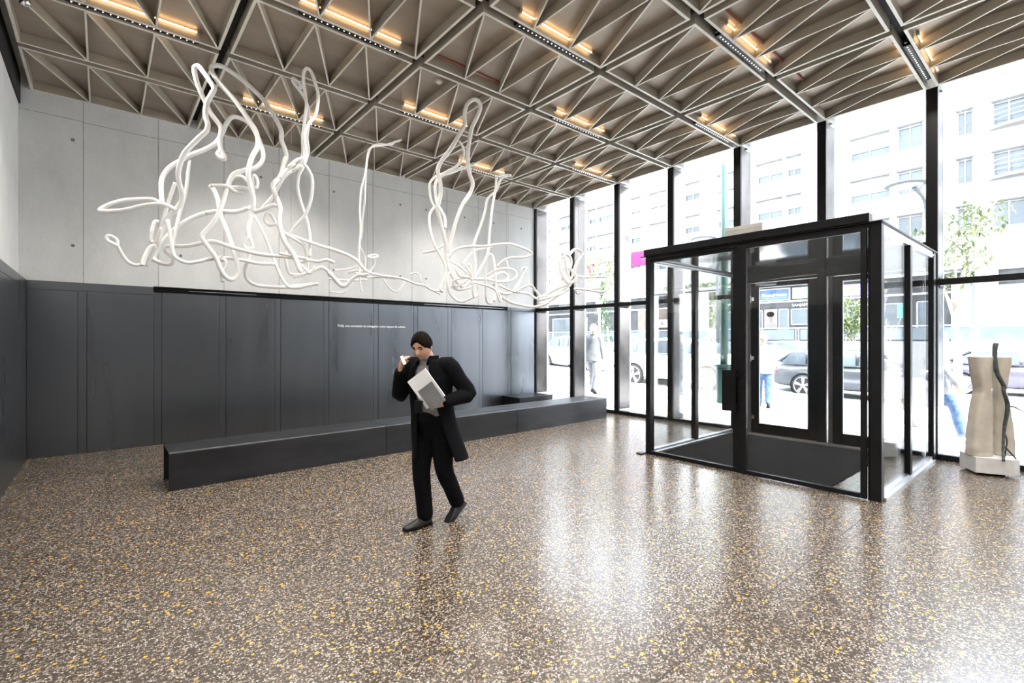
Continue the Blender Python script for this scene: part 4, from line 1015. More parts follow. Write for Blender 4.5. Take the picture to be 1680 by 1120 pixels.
    if coat.get('collar'):
        m = MB(); m.loft([cring(nk + Vector((0, .004, -.045)), .105, .092, .42, .012), cring(nk + Vector((0, .008, .012)), .088, .084, .62, .012), cring(nk + Vector((0, .010, .03)), .086, .083, .75, .010)])
        xform(m, Mw).build('coat_collar', coat['mat'], root, smooth=True, fix=True)
    return root, Mw, Hm

ANG = radians(200)
JM = dict(pelvis=(0, 0, .93), chest=(.0, -.035, 1.27), neck=(-.005, -.055, 1.445), head=(-.012, -.125, 1.552), nod=.44, turn=.22,
          shL=(.185, -.02, 1.395), elL=(.325, .08, 1.155), wrL=(.235, -.125, 1.10), handL=((-.75, -.62, -.10), (-.5, .6, .2), .62, -1),
          shR=(-.185, -.035, 1.395), elR=(-.275, -.115, 1.125), wrR=(-.165, -.225, 1.345), handR=((.30, -.12, .95), (.75, .45, -.1), .75, 1),
          hipL=(.09, .01, .90), knL=(.10, .03, .50), akL=(.06, .27, .15), toeL=(-.15, -1), pitchL=.55,
          hipR=(-.085, 0, .90), knR=(-.085, -.05, .49), akR=(-.075, -.01, .085), toeR=(-.32, -.95))
coat_main = dict(mid=.32, name='overcoat', mat=M['coat'], open=.5, collar=True, rings=[
    ((-.003, -.045, 1.452), .088, .080, .55), ((0, -.04, 1.425), .150, .100, .42), ((0, -.032, 1.375), .205, .130, .36), ((0, -.03, 1.28), .212, .150, .40), ((0, -.022, 1.12), .200, .150, .46),
    ((.01, -.012, .98), .205, .155, .55), ((.022, .0, .85), .222, .172, .62), ((.04, .02, .72), .242, .19, .70), ((.058, .035, .60), .262, .205, .78)])
man, MW, HM = person((2.175, 3.635, 0), ANG, 'person in a black overcoat walking with bowed head, papers under one arm', JM,
                     dict(skin=M['skin'], hair=M['hair_dark'], hair_thick=.009, trousers=M['trouser'], shoe=M['shoe'], shirt=M['shirt']), .0052, coat_main)
xform(MB().box(-.013, .013, -.0045, .0045, -.038, .038), MW @ Matrix.Translation((-.085, -.275, 1.44)) @ Matrix.Rotation(-.5, 4, 'Y') @ Matrix.Rotation(.9, 4, 'Z')).build('phone', M['paper'], bevel=.002)
tag(bpy.data.objects['phone'], "slim white phone held to the walking person's mouth", 'phone')
# papers under the left arm: built square to the forearm
def sheet(name, mat, center, w, h, th, rot, label, cat):
    Mx = MW @ Matrix.Translation(center) @ rot
    o = xform(MB().box(-w / 2, w / 2, -th / 2, th / 2, -h / 2, h / 2), Mx).build(name, mat, bevel=.002)
    return tag(o, label, cat)
PR = Matrix.Rotation(.30, 4, 'Z') @ Matrix.Rotation(.12, 4, 'X') @ Matrix.Rotation(-.62, 4, 'Y')
sheet('folder', M['paper'], (.105, -.212, 1.21), .20, .275, .010, PR, "white folder clamped under the walking person's arm", 'folder')
sheet('notebook', M['grey_cover'], (.178, -.232, 1.158), .15, .19, .014, PR, "grey notebook lying against the white folder in the person's arm", 'notebook')
sheet('wallet', M['black'], (.045, -.235, 1.062), .07, .10, .022, Matrix.Rotation(.2, 4, 'Z'), "small black case held in the walking person's lowered hand", 'case')

def walk_joints(step=.22, swing=.12, lift=True):
    return dict(pelvis=(0, 0, .95), chest=(0, -.01, 1.29), neck=(0, -.015, 1.47), head=(0, -.035, 1.62), nod=.05,
        shL=(.185, 0, 1.41), elL=(.225, swing * .8, 1.13), wrL=(.215, swing * .6 - .06, .88), handL=((0, -.25, -1), (-1, 0, 0), .35, -1),
        shR=(-.185, 0, 1.41), elR=(-.225, -swing * .5, 1.13), wrR=(-.215, -swing * 1.5, .89), handR=((0, -.25, -1), (1, 0, 0), .35, 1),
        hipL=(.09, 0, .92), knL=(.095, -step * .7, .51), akL=(.09, -step, .095), toeL=(.12, -1), pitchL=-.12,
        hipR=(-.09, 0, .92), knR=(-.095, step * .15, .50), akR=(-.09, step * 1.1, .13), toeR=(-.1, -1), pitchR=.45)
def jacket(mat, hem, name='jacket', flare=0.0):
    return dict(name=name, mat=mat, open=.1, collar=True, rings=[
        ((0, -.01, 1.475), .085, .078, .10), ((0, -.005, 1.445), .150, .100, .10), ((0, 0, 1.39), .205, .130, .10), ((0, -.005, 1.28), .212, .148, .10),
        ((0, 0, 1.12), .198, .146, .10), ((0, 0, .98), .200, .150, .10), ((0, 0, hem), .212 + flare, .162 + flare, .14)])
# pavement climbs a little towards +Y
def gz(y): return max(0.0, .055 * (y - 4.5))
person((12.0, 4.95, gz(4.95)), radians(25), 'person in a loose white top and blue jeans standing on the pavement beyond the doors', walk_joints(.12, .06),
       dict(skin=M['skin'], hair=M['hair_grey'], hair_thick=.024, hair_low=-.4, trousers=M['jeans'], shoe=M['shoe']), .009, jacket(M['white_cloth'], .80, 'loose_top', .01))
person((9.95, 8.45, gz(8.45)), radians(15), 'person in a pale grey jacket with white hair walking past the second window', walk_joints(.16, .08),
       dict(skin=M['skin'], hair=M['hair_white'], hair_low=-.45, trousers=M['grey_trouser'], shoe=M['shoe']), .009, jacket(M['pale_jacket'], .82), scale=1.04)
person((10.75, 1.62, 0), radians(-80), 'person in a white jacket and blue jeans striding by the window beside the stone sculpture', walk_joints(.30, .16),
       dict(skin=M['skin'], hair=M['hair_white'], hair_low=-.5, trousers=M['jeans'], shoe=M['white_cloth']), .009, jacket(M['white_cloth'], .72, 'jacket', .02))

# ------------------------------------------------------------------ street
M['paving'] = mat_noise('pale_paving', (.58, .575, .56), (.66, .655, .64), .8, scale=3, detail=6, spec=.08)
M['asphalt'] = mat_noise('worn_asphalt', (.22, .22, .222), (.27, .27, .272), .85, scale=12, detail=8, spec=.08)
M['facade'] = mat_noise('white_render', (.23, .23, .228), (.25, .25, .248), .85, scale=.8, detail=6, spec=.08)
M['reveal'] = mat_noise('grey_reveal', (.08, .083, .086), (.10, .103, .106), .8, scale=2, spec=.08)
M['shop_grey'] = mat_noise('grey_shop_cladding', (.04, .041, .044), (.06, .061, .064), .6, scale=2, spec=.08)
M['win_glass'] = mat_noise('facade_glass', (.03, .045, .055), (.06, .08, .095), .12, .0, scale=.6)
M['blind'] = mat_noise('white_roller_blind', (.20, .203, .207), (.22, .223, .227), .7, scale=1, stretch=(1, 1, 20), spec=.08)
M['sign_blue'] = mat_noise('blue_sign', (.05, .09, .30), (.07, .12, .36), .4, scale=3, spec=.08)
M['sign_white'] = mat_noise('white_sign', (.42, .42, .42), (.46, .46, .46), .5, scale=3, spec=.08)
M['sign_magenta'] = mat_noise('magenta_sign', (.12, .02, .07), (.15, .028, .09), .5, scale=3, spec=.08)
M['sign_purple'] = mat_noise('purple_sign', (.26, .17, .42), (.32, .22, .50), .5, scale=3, spec=.08)
M['orange'] = mat_noise('orange_paint', (.75, .22, .04), (.82, .28, .06), .5, scale=3)
M['light_blue'] = mat_noise('light_blue_paint', (.12, .35, .65), (.16, .42, .72), .5, scale=3, spec=.08)
M['red_panel'] = mat_noise('faded_red_panel', (.42, .12, .11), (.50, .16, .15), .6, scale=3, spec=.08)
M['navy_letter'] = mat_noise('navy_letter', (.03, .06, .12), (.05, .08, .15), .5, scale=3)
M['rail_glass'] = mat_noise('frosted_rail_glass', (.10, .12, .14), (.13, .15, .17), .4, scale=2, spec=.1)
M['teal'] = mat_noise('teal_pole_paint', (.006, .032, .026), (.010, .05, .041), .4, .1, scale=6, stretch=(1, 1, .2))
M['bark'] = mat_noise('pale_bark', (.30, .27, .23), (.42, .39, .34), .9, scale=30, stretch=(1, 1, .3))
M['stake'] = mat_noise('wooden_stake', (.40, .27, .16), (.50, .35, .22), .8, scale=12, stretch=(1, 1, .1))
M['leaf'] = mat_noise('young_leaf', (.07, .10, .03), (.17, .21, .08), .6, scale=5)
M['leaf_dark'] = mat_noise('dark_leaf', (.035, .07, .035), (.08, .13, .06), .6, scale=5)
M['car_grey'] = mat_noise('grey_car_paint', (.085, .09, .10), (.10, .105, .115), .22, .4, scale=2, coat=.8)
M['car_white'] = mat_noise('white_car_paint', (.74, .74, .74), (.78, .78, .78), .22, scale=2, coat=.8)
M['car_silver'] = mat_noise('silver_car_paint', (.55, .56, .58), (.60, .61, .63), .25, .5, scale=2, coat=.8)
M['car_plum'] = mat_noise('plum_car_paint', (.13, .12, .16), (.16, .15, .19), .22, .4, scale=2, coat=.8)
M['tyre'] = mat_noise('tyre_rubber', (.018, .018, .018), (.03, .03, .03), .8, scale=30)
M['rim'] = mat_noise('alloy_rim', (.55, .55, .57), (.65, .65, .67), .25, .9, scale=6)
M['car_glass'] = mat_noise('car_glass', (.03, .04, .05), (.08, .10, .12), .05, scale=1)
M['tail_red'] = mat_noise('red_tail_lamp', (.70, .03, .03), (.80, .05, .05), .2, scale=6)
M['lamp_clear'] = mat_noise('clear_head_lamp', (.6, .62, .65), (.75, .77, .8), .1, .3, scale=6)
M['lamp_dark'] = mat_noise('dark_grey_metal', (.06, .065, .07), (.09, .095, .10), .5, scale=6, spec=.2)
M['grating'] = mat_noise('grey_metal', (.30, .31, .33), (.38, .39, .41), .45, .7, scale=6)

g = MB()
ys = [-40, -6, 4.5, 12, 20, 40, 70]
for a, b in zip(ys[:-1], ys[1:]):
    za, zb = gz(a), gz(b)
    g.add([(XW + .02, a, za - .005), (15.2, a, za - .005), (15.2, b, zb - .005), (XW + .02, b, zb - .005)], [(0, 1, 2, 3)])
    g.add([(15.2, a, za - .005), (15.2, b, zb - .005), (15.2, b, zb - .13), (15.2, a, za - .13)], [(0, 1, 2, 3)])
struct(g.build('pavement', M['paving'], fix=False))
g = MB()
for a, b in zip(ys[:-1], ys[1:]):
    za, zb = gz(a) - .12, gz(b) - .12
    g.add([(15.2, a, za), (29, a, za), (29, b, zb), (15.2, b, zb)], [(0, 1, 2, 3)])
struct(g.build('road', M['asphalt']))
struct(MB().box(29, 37.9, -40, 70, -.4, 1.56).build('terrace', M['facade']))
# crossing stripes near the left windows
st = MB()
for k in range(5):
    y0 = 9.6 + k * 1.0
    st.add([(15.4, y0, gz(y0) - .117), (20.5, y0, gz(y0) - .117), (20.5, y0 + .5, gz(y0 + .5) - .117), (15.4, y0 + .5, gz(y0 + .5) - .117)], [(0, 1, 2, 3)])
struct(st.build('road_marking', M['sign_white']))

# ---- opposite building
FX = 40.0
bld = thing('apartment_building', 'long white rendered apartment building across the avenue with rows of recessed windows', 'building', (FX, 15, 1.56))
heads = [9.76, 12.68, 15.61, 18.55]
cols = [(-6.0, -3.2, 'w'), (-1.6, .9, 'b'), (2.2, 3.6, 'b'), (4.41, 5.15, 's'), (6.74, 8.06, 's'), (8.47, 10.70, 'o'), (13.81, 14.83, 'o'), (15.13, 17.05, 'o'), (18.6, 20.3, 'o'),
        (21.87, 23.39, 'o'), (25.2, 27.0, 'o'), (28.0, 29.27, 'o'), (31.30, 33.38, 'o'), (33.63, 34.73, 'o'), (37, 39, 'o'), (40.5, 42.5, 'o'), (45, 48, 'o')]
fw_ = MB()
zl = 6.7
DEP = .35
for k, hz in enumerate(heads):
    sill = hz - 1.50
    fw_.box(FX, FX + DEP, -12, 52, zl, sill)
    prev = -12
    for a, b, t in cols:
        fw_.box(FX, FX + DEP, prev, a, sill, hz); prev = b
    fw_.box(FX, FX + DEP, prev, 52, sill, hz)
    zl = hz
fw_.box(FX, FX + DEP, -12, 52, zl, 19.6)
fw_.box(FX + DEP, FX + 8, -12, 52, 6.7, 19.6)
fw_.box(FX - .0, FX + 8, -12, 52, 5.75, 6.7)
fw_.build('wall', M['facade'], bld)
random.seed(4)
for k, hz in enumerate(heads):
    sill = hz - 1.50
    for n, (a, b, t) in enumerate(cols):
        wnd = MB().box(FX + .22, FX + .30, a, a + .06, sill, hz).box(FX + .22, FX + .30, b - .06, b, sill, hz).box(FX + .22, FX + .30, a, b, sill, sill + .06).box(FX + .22, FX + .30, (a + b) / 2 - .03, (a + b) / 2 + .03, sill, hz).build('window', M['sign_white'], bld)
        MB().box(FX + .30, FX + .33, a, b, sill, hz).build('pane', M['win_glass'], wnd)
        drop = {'s': .12, 'b': .1, 'w': .3}.get(t, random.choice([1.45, 1.0, .98, 1.3]))
        if t == 'o' and (n, k) in ((7, 2), (6, 2)): drop = 1.0
        MB().box(FX + .235, FX + .27, a + .05, b - .05, hz - drop, hz - .0).build('roller_blind', M['blind'], wnd)
        MB().box(FX - .05, FX + .02, a - .08, b + .08, hz + .02, hz + .06).build('lintel_drip', M['reveal'], wnd)
for k, z in enumerate((11.18, 14.11, 17.0)):
    bl = MB()
    poly = [(FX + .02, 3.75)] + [(FX - 1.0 * sin(pi * q / 10) ** .6 - .1, 3.75 - 1.75 * q / 10 * 1.0) for q in range(1, 10)] + [(FX + .02, -1.9)]
    bl.prism([(FX + .02, 3.75), (FX - .35, 3.55), (FX - .65, 2.9), (FX - .8, 1.6), (FX - .8, .2), (FX - .6, -1.2), (FX + .02, -1.8)], z - .16, z)
    b_ = bl.build('balcony', M['facade'], bld)
    rl = MB(); path = [(FX - .33, 3.5), (FX - .62, 2.86), (FX - .76, 1.6), (FX - .76, .2), (FX - .56, -1.15)]
    for zz in (z + .35, z + .62, z + .9):
        rl.tube([(p[0], p[1], zz) for p in path], .022, 6, 4)
    for p in path: rl.cyl((p[0], p[1], z), (p[0], p[1], z + .9), .02, n=6)
    rl.build('balcony_rail', M['grating'], b_)
# ---- shop level
shop = thing('shop_row', 'grey row of shop fronts under the white apartment building across the avenue', 'shop front', (38, 12, 1.56))
MB().box(38.0, 47, -12, 52, 1.56, 5.75).build('shop_wall', M['shop_grey'], shop)
MB().box(37.95, 38.02, -12, 52, 4.40, 4.52).box(37.9, 38.02, -12, 52, 5.55, 5.75).build('fascia_band', M['grating'], shop)
for (y0, y1, z0, z1) in ((12.0, 13.75, 2.75, 3.90), (13.9, 14.6, 1.9, 3.92), (15.7, 19.0, 1.75, 3.9), (9.6, 11.4, 1.75, 3.95), (5.6, 9.0, 1.75, 3.95), (33, 38, 1.75, 4.0), (-4, 1.5, 1.75, 4.0)):
    f = MB().box(37.93, 37.99, y0, y0 + .05, z0, z1).box(37.93, 37.99, y1 - .05, y1, z0, z1).box(37.93, 37.99, y0, y1, z0, z0 + .05).box(37.93, 37.99, y0, y1, z1 - .05, z1).build('shop_window', M['sign_white'], shop)
    MB().box(37.965, 37.99, y0 + .04, y1 - .04, z0 + .04, z1 - .04).build('pane', M['win_glass'], f)
for (y0, y1, a) in ((3.15, 4.05, 37.4), (-2.6, -1.7, 37.4)):
    MB().box(a, 38.02, y0, y1, 1.56, 5.6).build('column', M['facade'], shop)
MB().box(37.85, 37.99, 4.05, 5.1, 1.56, 5.0).box(37.85, 37.99, 2.0, 3.15, 1.56, 4.7).build('marble_panel', M['blind'], shop)
M['brown_render'] = mat_noise('brown_render', (.13, .105, .09), (.17, .14, .12), .9, scale=1, spec=.08)
MB().box(37.88, 37.99, 22.3, 26.8, 1.56, 4.38).build('rendered_wall', M['brown_render'], shop)
RB = (pi / 2, 0, -pi / 2)                       # lettering facing the hall (-X)
def board(name, mat, y0, y1, z0, z1, label, x=37.8):
    t = thing(name, label, 'sign', (x, (y0 + y1) / 2, z0))
    MB().box(x, 37.90, y0, y1, z0, z1).build('board', mat, t, bevel=.02)
    return t
s1 = board('shop_sign', M['sign_blue'], 13.80, 15.85, 4.62, 5.36, 'blue shop sign with white lettering Phone House across the avenue')
MB().box(37.77, 37.80, 13.74, 15.9, 5.36, 5.43).box(37.77, 37.80, 13.74, 15.9, 4.56, 4.62).box(37.77, 37.80, 13.74, 13.82, 4.6, 5.4).build('border', M['sign_white'], s1)
text('lettering', 'PhoneHouse', .5, M['sign_white'], (37.78, 15.72, 4.86), RB, .01, parent=s1, width=1.72, bold=.012)
MB().box(37.785, 37.80, 14.0, 15.7, 4.72, 4.77).build('underline', M['light_blue'], s1)
s2 = board('shop_sign', M['sign_white'], 10.9, 13.62, 4.60, 5.40, 'white shop sign with small blue script beside the blue sign')
text('lettering', 'atec', .34, M['light_blue'], (37.78, 13.05, 4.98), RB, .01, parent=s2, width=.95)
tag(text('shop_lettering', 'SANJAM', .30, M['sign_white'], (37.92, 13.68, 4.06), RB, .01, width=.98), 'white capital lettering SANJAM on the grey shop fascia', 'lettering')
s3 = board('shop_sign', M['sign_purple'], 8.9, 10.6, 4.55, 5.35, 'purple shop sign with white lettering ocean seen through the second door')
text('lettering', 'ocean', .5, M['sign_white'], (37.78, 10.5, 4.80), RB, .01, parent=s3, width=1.35, bold=.008)
st_ = MB()
pts = []
for q in range(10):
    a = pi / 2 + q * pi / 5; r = .40 if q % 2 == 0 else .17
    pts.append((9.95 + r * cos(a), 4.95 + r * sin(a)))
st_.extrude_x(pts, 37.785, 37.80); st_.build('star', M['orange'], s3, fix=True)
# portrait poster
M['poster_paper'] = mat_noise('poster_paper', (.155, .155, .16), (.17, .17, .175), .6, scale=2, spec=.08)
po = thing('poster', 'pale portrait poster in the shop window under the blue sign', 'poster', (37.9, 15.1, 2.5))
MB().box(37.88, 37.93, 14.66, 15.58, 2.50, 3.93).build('sheet', M['poster_paper'], po)
M['poster_skin'] = mat_noise('poster_skin', (.10, .072, .06), (.12, .088, .074), .6, scale=5)
M['poster_cloth'] = mat_noise('poster_cloth', (.10, .097, .088), (.12, .115, .105), .6, scale=5)
def disc(y, z, ry, rz, x, n=28): return [(y + ry * cos(2 * pi * i / n), z + rz * sin(2 * pi * i / n)) for i in range(n)]
MB().extrude_x([(14.70, 2.52), (14.72, 2.85), (14.92, 3.02), (15.28, 3.02), (15.50, 2.85), (15.53, 2.52)], 37.872, 37.88).build('shirt_print', M['poster_cloth'], po, fix=True)
MB().extrude_x(disc(15.11, 3.36, .21, .27, 0), 37.866, 37.872).extrude_x([(15.02, 3.0), (15.2, 3.0), (15.2, 3.2), (15.02, 3.2)], 37.868, 37.872).build('face_print', M['poster_skin'], po, fix=True)
MB().extrude_x(disc(15.13, 3.56, .27, .20, 0), 37.861, 37.866).build('hair_print', M['hair_dark'], po, fix=True)
tag(board('shop_sign', M['light_blue'], 6.2, 7.6, 3.0, 3.9, 'light blue shop panel across the avenue behind the lobby side'), None)
# school and stair signs further left
s4 = board('wall_sign', M['sign_white'], 22.9, 24.95, 2.75, 3.45, 'white wall sign with dark letters OLA E seen through the lobby glass', x=37.3)
text('lettering', 'OLA  E', .5, M['navy_letter'], (37.28, 24.75, 2.92), RB, .01, parent=s4, width=1.6)
s5 = thing('stair_sign', 'sloping white banner with dark blue letters along a stair across the avenue', 'sign', (37.2, 20.6, 2.2))
Ms = Matrix.Translation((37.2, 20.6, 3.05)) @ Matrix.Rotation(radians(-31), 4, 'X').inverted()
xb = MB().box(0, .06, -1.65, 1.65, -.29, .29, Ms); xb.build('banner', M['sign_white'], s5)
MB().box(-.01, .0, -1.65, 1.65, .25, .28, Ms).box(-.01, .0, -1.65, 1.65, -.28, -.25, Ms).build('banner_line', M['navy_letter'], s5)
o = text('lettering', 'RIMC  L.O', .46, M['navy_letter'], (0, 0, 0), (0, 0, 0), .01)
o.matrix_world = Ms @ Matrix.Translation((-.02, 1.5, -.16)) @ Matrix.Rotation(-pi / 2, 4, 'Z') @ Matrix.Rotation(pi / 2, 4, 'X')
attach(o, s5)
for yy, zz in ((19.5, 2.3), (21.7, 3.6)):
    MB().box(37.22, 37.28, yy - .04, yy + .04, 1.56, zz).build('support_post', M['grating'], s5)
tag(MB().box(37.75, 37.88, 20.9, 22.1, 2.0, 3.1).build('red_hoarding', M['red_panel']), 'faded red panel on the wall behind the sloping banner', 'panel')
mg = [(33.9, 34.9, 8.6, 9.8), (27.4, 29.6, 8.9, 10.3), (25.4, 26.9, 8.8, 9.9), (35.5, 38.0, 7.4, 8.0)]
for n, (a, b, c, d) in enumerate(mg):
    tag(MB().box(FX - .12, FX - .02, a, b, c, d).build('advertising_board', M['sign_magenta'], bevel=.02), ['square magenta advertising board beside the first street tree', 'wide magenta advertising board left of the lobby top', 'small magenta advertising board behind the lobby top rail', 'low magenta advertising board at the far left of the building'][n], 'sign')
# railing along the terrace edge
rail = thing('terrace_railing', 'white railing with frosted glass panels along the raised terrace', 'railing', (30.2, 12, 1.56))
MB().box(30.17, 30.23, -12, 40, 2.30, 2.36).build('handrail', M['sign_white'], rail)
for k in range(21):
    y = -11.5 + k * 2.45
    MB().box(30.18, 30.22, y - .03, y + .03, 1.56, 2.30).box(30.18, 30.22, y + .12, y + .16, 1.56, 2.30).build('baluster', M['grating'], rail)
    if k < 20: MB().box(30.19, 30.21, y + .22, y + 2.36, 1.66, 2.24).build('glass_panel', M['rail_glass'], rail)
# hedge on the canopy of the shops
def leaves(mb, c, r, n, s, flat=.6):
    for _ in range(n):
        while True:
            p = Vector((random.uniform(-1, 1), random.uniform(-1, 1), random.uniform(-1, 1)))
            if p.length <= 1: break
        p = Vector((c[0] + p.x * r[0], c[1] + p.y * r[1], c[2] + p.z * r[2]))
        R = Matrix.Rotation(random.uniform(0, 6.3), 3, 'Z') @ Matrix.Rotation(random.uniform(-1.2, 1.2), 3, 'X')
        l = s * random.uniform(.6, 1.3)
        q = [Vector((0, -l, 0)), Vector((l * .42, -l * .1, l * .1)), Vector((0, l, 0)), Vector((-l * .42, -l * .1, l * .1))]
        mb.add([p + R @ v for v in q], [(0, 1, 2, 3)])
random.seed(11)
hd = MB()
for y in [6 + k * .5 for k in range(36)]:
    leaves(hd, (37.4, y, 6.12), (.3, .4, .2), 46, .11)
hg = hd.build('canopy_hedge', M['leaf'])
tag(hg, 'long low green hedge growing along the canopy above the shops', 'hedge', kind='stuff')
tag(MB().box(36.9, 37.88, 4, 25, 5.66, 5.80).build('shop_canopy', M['facade']), 'flat white canopy slab over the shop fronts carrying the hedge', 'canopy')

# ---- street furniture
pole = thing('traffic_pole', 'tall teal painted pole on a square plinth outside the entrance lobby', 'pole', (11.7, 5.75, gz(5.75)))
MB().tube([(11.7, 5.75, .04), (11.7, 5.75, 3.0), (11.7, 5.75, 9.5)], [.10, .085, .075], 20).build('shaft', M['teal'], pole, smooth=True)
MB().box(11.55, 11.85, 5.60, 5.90, .03, .95).build('plinth', M['teal'], pole, bevel=.02)
MB().box(11.52, 11.88, 5.57, 5.93, .95, 1.02).build('plinth_cap', M['teal'], pole, bevel=.01)
def lamp(px, label, y):
    x, z = px
    t = thing('street_lamp', label, 'street lamp', (x, y, gz(y)))
    MB().tube([(x, y, gz(y) + .0), (x, y, 3.0), (x, y, z - .8)], [.075, .06, .05], 14).build('post', M['lamp_dark'], t, smooth=True)
    MB().tube([(x, y, z - .8), (x - .04, y + .04, z - .35), (x - .22, y + .22, z - .05)], [.05, .05, .045], 12, 5).build('arm', M['lamp_dark'], t, smooth=True)
    MB().ellipsoid((x - .34, y + .34, z), (.42, .42, .055)).build('lamp_head', M['lamp_dark'], t, smooth=True)
    MB().ellipsoid((x - .34, y + .34, z - .03), (.33, .33, .035)).build('lens', M['grating'], t, smooth=True)
lamp((15.05, 5.33), 'grey street lamp with a round flat head rising above the lobby by the right tree', 2.45)
lamp((16.4, 5.17), 'grey street lamp with a flat head just above the lobby frame at the left', 8.3)

def tree(loc, h, spec, label, leafm, stakes=True, n=900, seed=1, leaf=.06, lean=(0, 0), bare=False, spread=1.0):
    random.seed(seed)
    x, y, z = loc
    t = thing('street_tree', label, 'tree', loc)
    tr = MB(); tips = []
    top = Vector((x + lean[0] * h, y + lean[1] * h, z + h * .55))
    tr.tube([loc, Vector(loc).lerp(top, .5) + Vector((.03, -.02, 0)), top], [.055, .045, .032], 12, 4)
    for k in range(spec):
        a = k * 2.4; L = h * random.uniform(.22, .46)
        s = Vector(loc).lerp(top, random.uniform(.72, 1))
        e = s + Vector((cos(a) * L * .42 * spread, sin(a) * L * .42 * spread, L)) + Vector((lean[0] * L, lean[1] * L, 0))
        mdl = s.lerp(e, .5) + Vector((cos(a) * .06, sin(a) * .06, -.04))
        tr.tube([s, mdl, e], [.022, .014, .006], 8, 4); tips += [mdl, e, mdl.lerp(e, .5)]
        for q in range(3):
            b2 = a + random.uniform(-1.2, 1.2); u = mdl.lerp(e, random.uniform(0, .7)); l2 = L * random.uniform(.2, .45)
            e2 = u + Vector((cos(b2) * l2 * .7, sin(b2) * l2 * .7, l2 * .75)) + Vector((lean[0] * l2, lean[1] * l2, 0))
            tr.tube([u, u.lerp(e2, .5), e2], [.009, .006, .003], 6, 2); tips.append(e2)
    tr.build('trunk', M['bark'], t, smooth=True)
    if not bare:
        lf = MB()
        for p in tips: leaves(lf, p, (.34 * spread, .34 * spread, .28), max(4, n // len(tips)), leaf)
        lf.build('foliage', leafm, t)
    if stakes:
        for sx, sy in ((-.28, -.12), (.12, .28), (.20, -.26)):
            MB().cyl((x + sx * 1.35, y + sy * 1.35, z - .02), (x + sx * .8, y + sy * .8, z + 1.75), .028, n=10).build('stake', M['stake'], t, smooth=True)
        MB().cyl((x - .25, y - .10, z + 1.45), (x + .18, y - .22, z + 1.45), .02, n=8).cyl((x - .25, y - .10, z + 1.5), (x + .11, y + .24, z + 1.5), .02, n=8).build('stake_rail', M['stake'], t)
    return t
tree((12.3, 10.2, gz(10.2)), 4.6, 7, 'young leafy street tree tied to wooden stakes behind the second window', M['leaf'], n=1300, seed=3, spread=.75)
tree((12.4, 1.62, 0), 4.7, 8, 'young leafy street tree with a brown stake beside the right mullion', M['leaf'], n=900, seed=8, leaf=.065, spread=.55)
tree((24.6, 6.45, -.1), 3.7, 8, 'small dense green tree with a pale trunk seen through the second door', M['leaf'], stakes=False, n=1800, seed=5, leaf=.08, spread=.6)
tree((22.5, 11.8, .28), 3.6, 7, 'leafy tree behind the teal pole seen through the lobby', M['leaf'], stakes=False, n=1600, seed=6, leaf=.08)
tree((11.6, .62, 0), 3.4, 6, 'bare leaning sapling with thin branches behind the stone sculpture', M['leaf'], stakes=False, bare=True, seed=9, lean=(.16, -.28))
tree((27.0, 5.9, -.1), 3.3, 6, 'thin bare street tree seen through the side of the entrance lobby', M['leaf'], stakes=False, bare=True, seed=12)
cy = thing('cypress', 'narrow dark green conical tree behind the third window', 'tree', (25.5, 20.8, .78))
MB().cyl((25.5, 20.8, .7), (25.5, 20.8, 3.2), .07, .04, 10).build('trunk', M['bark'], cy)
random.seed(21); lf = MB()
for k in range(16):
    z = 1.5 + k * .26; r = .75 * (1 - (k / 17) ** 1.3) + .05
    leaves(lf, (25.5, 20.8, z), (r, r, .2), 90, .10)
lf.build('foliage', M['leaf_dark'], cy)

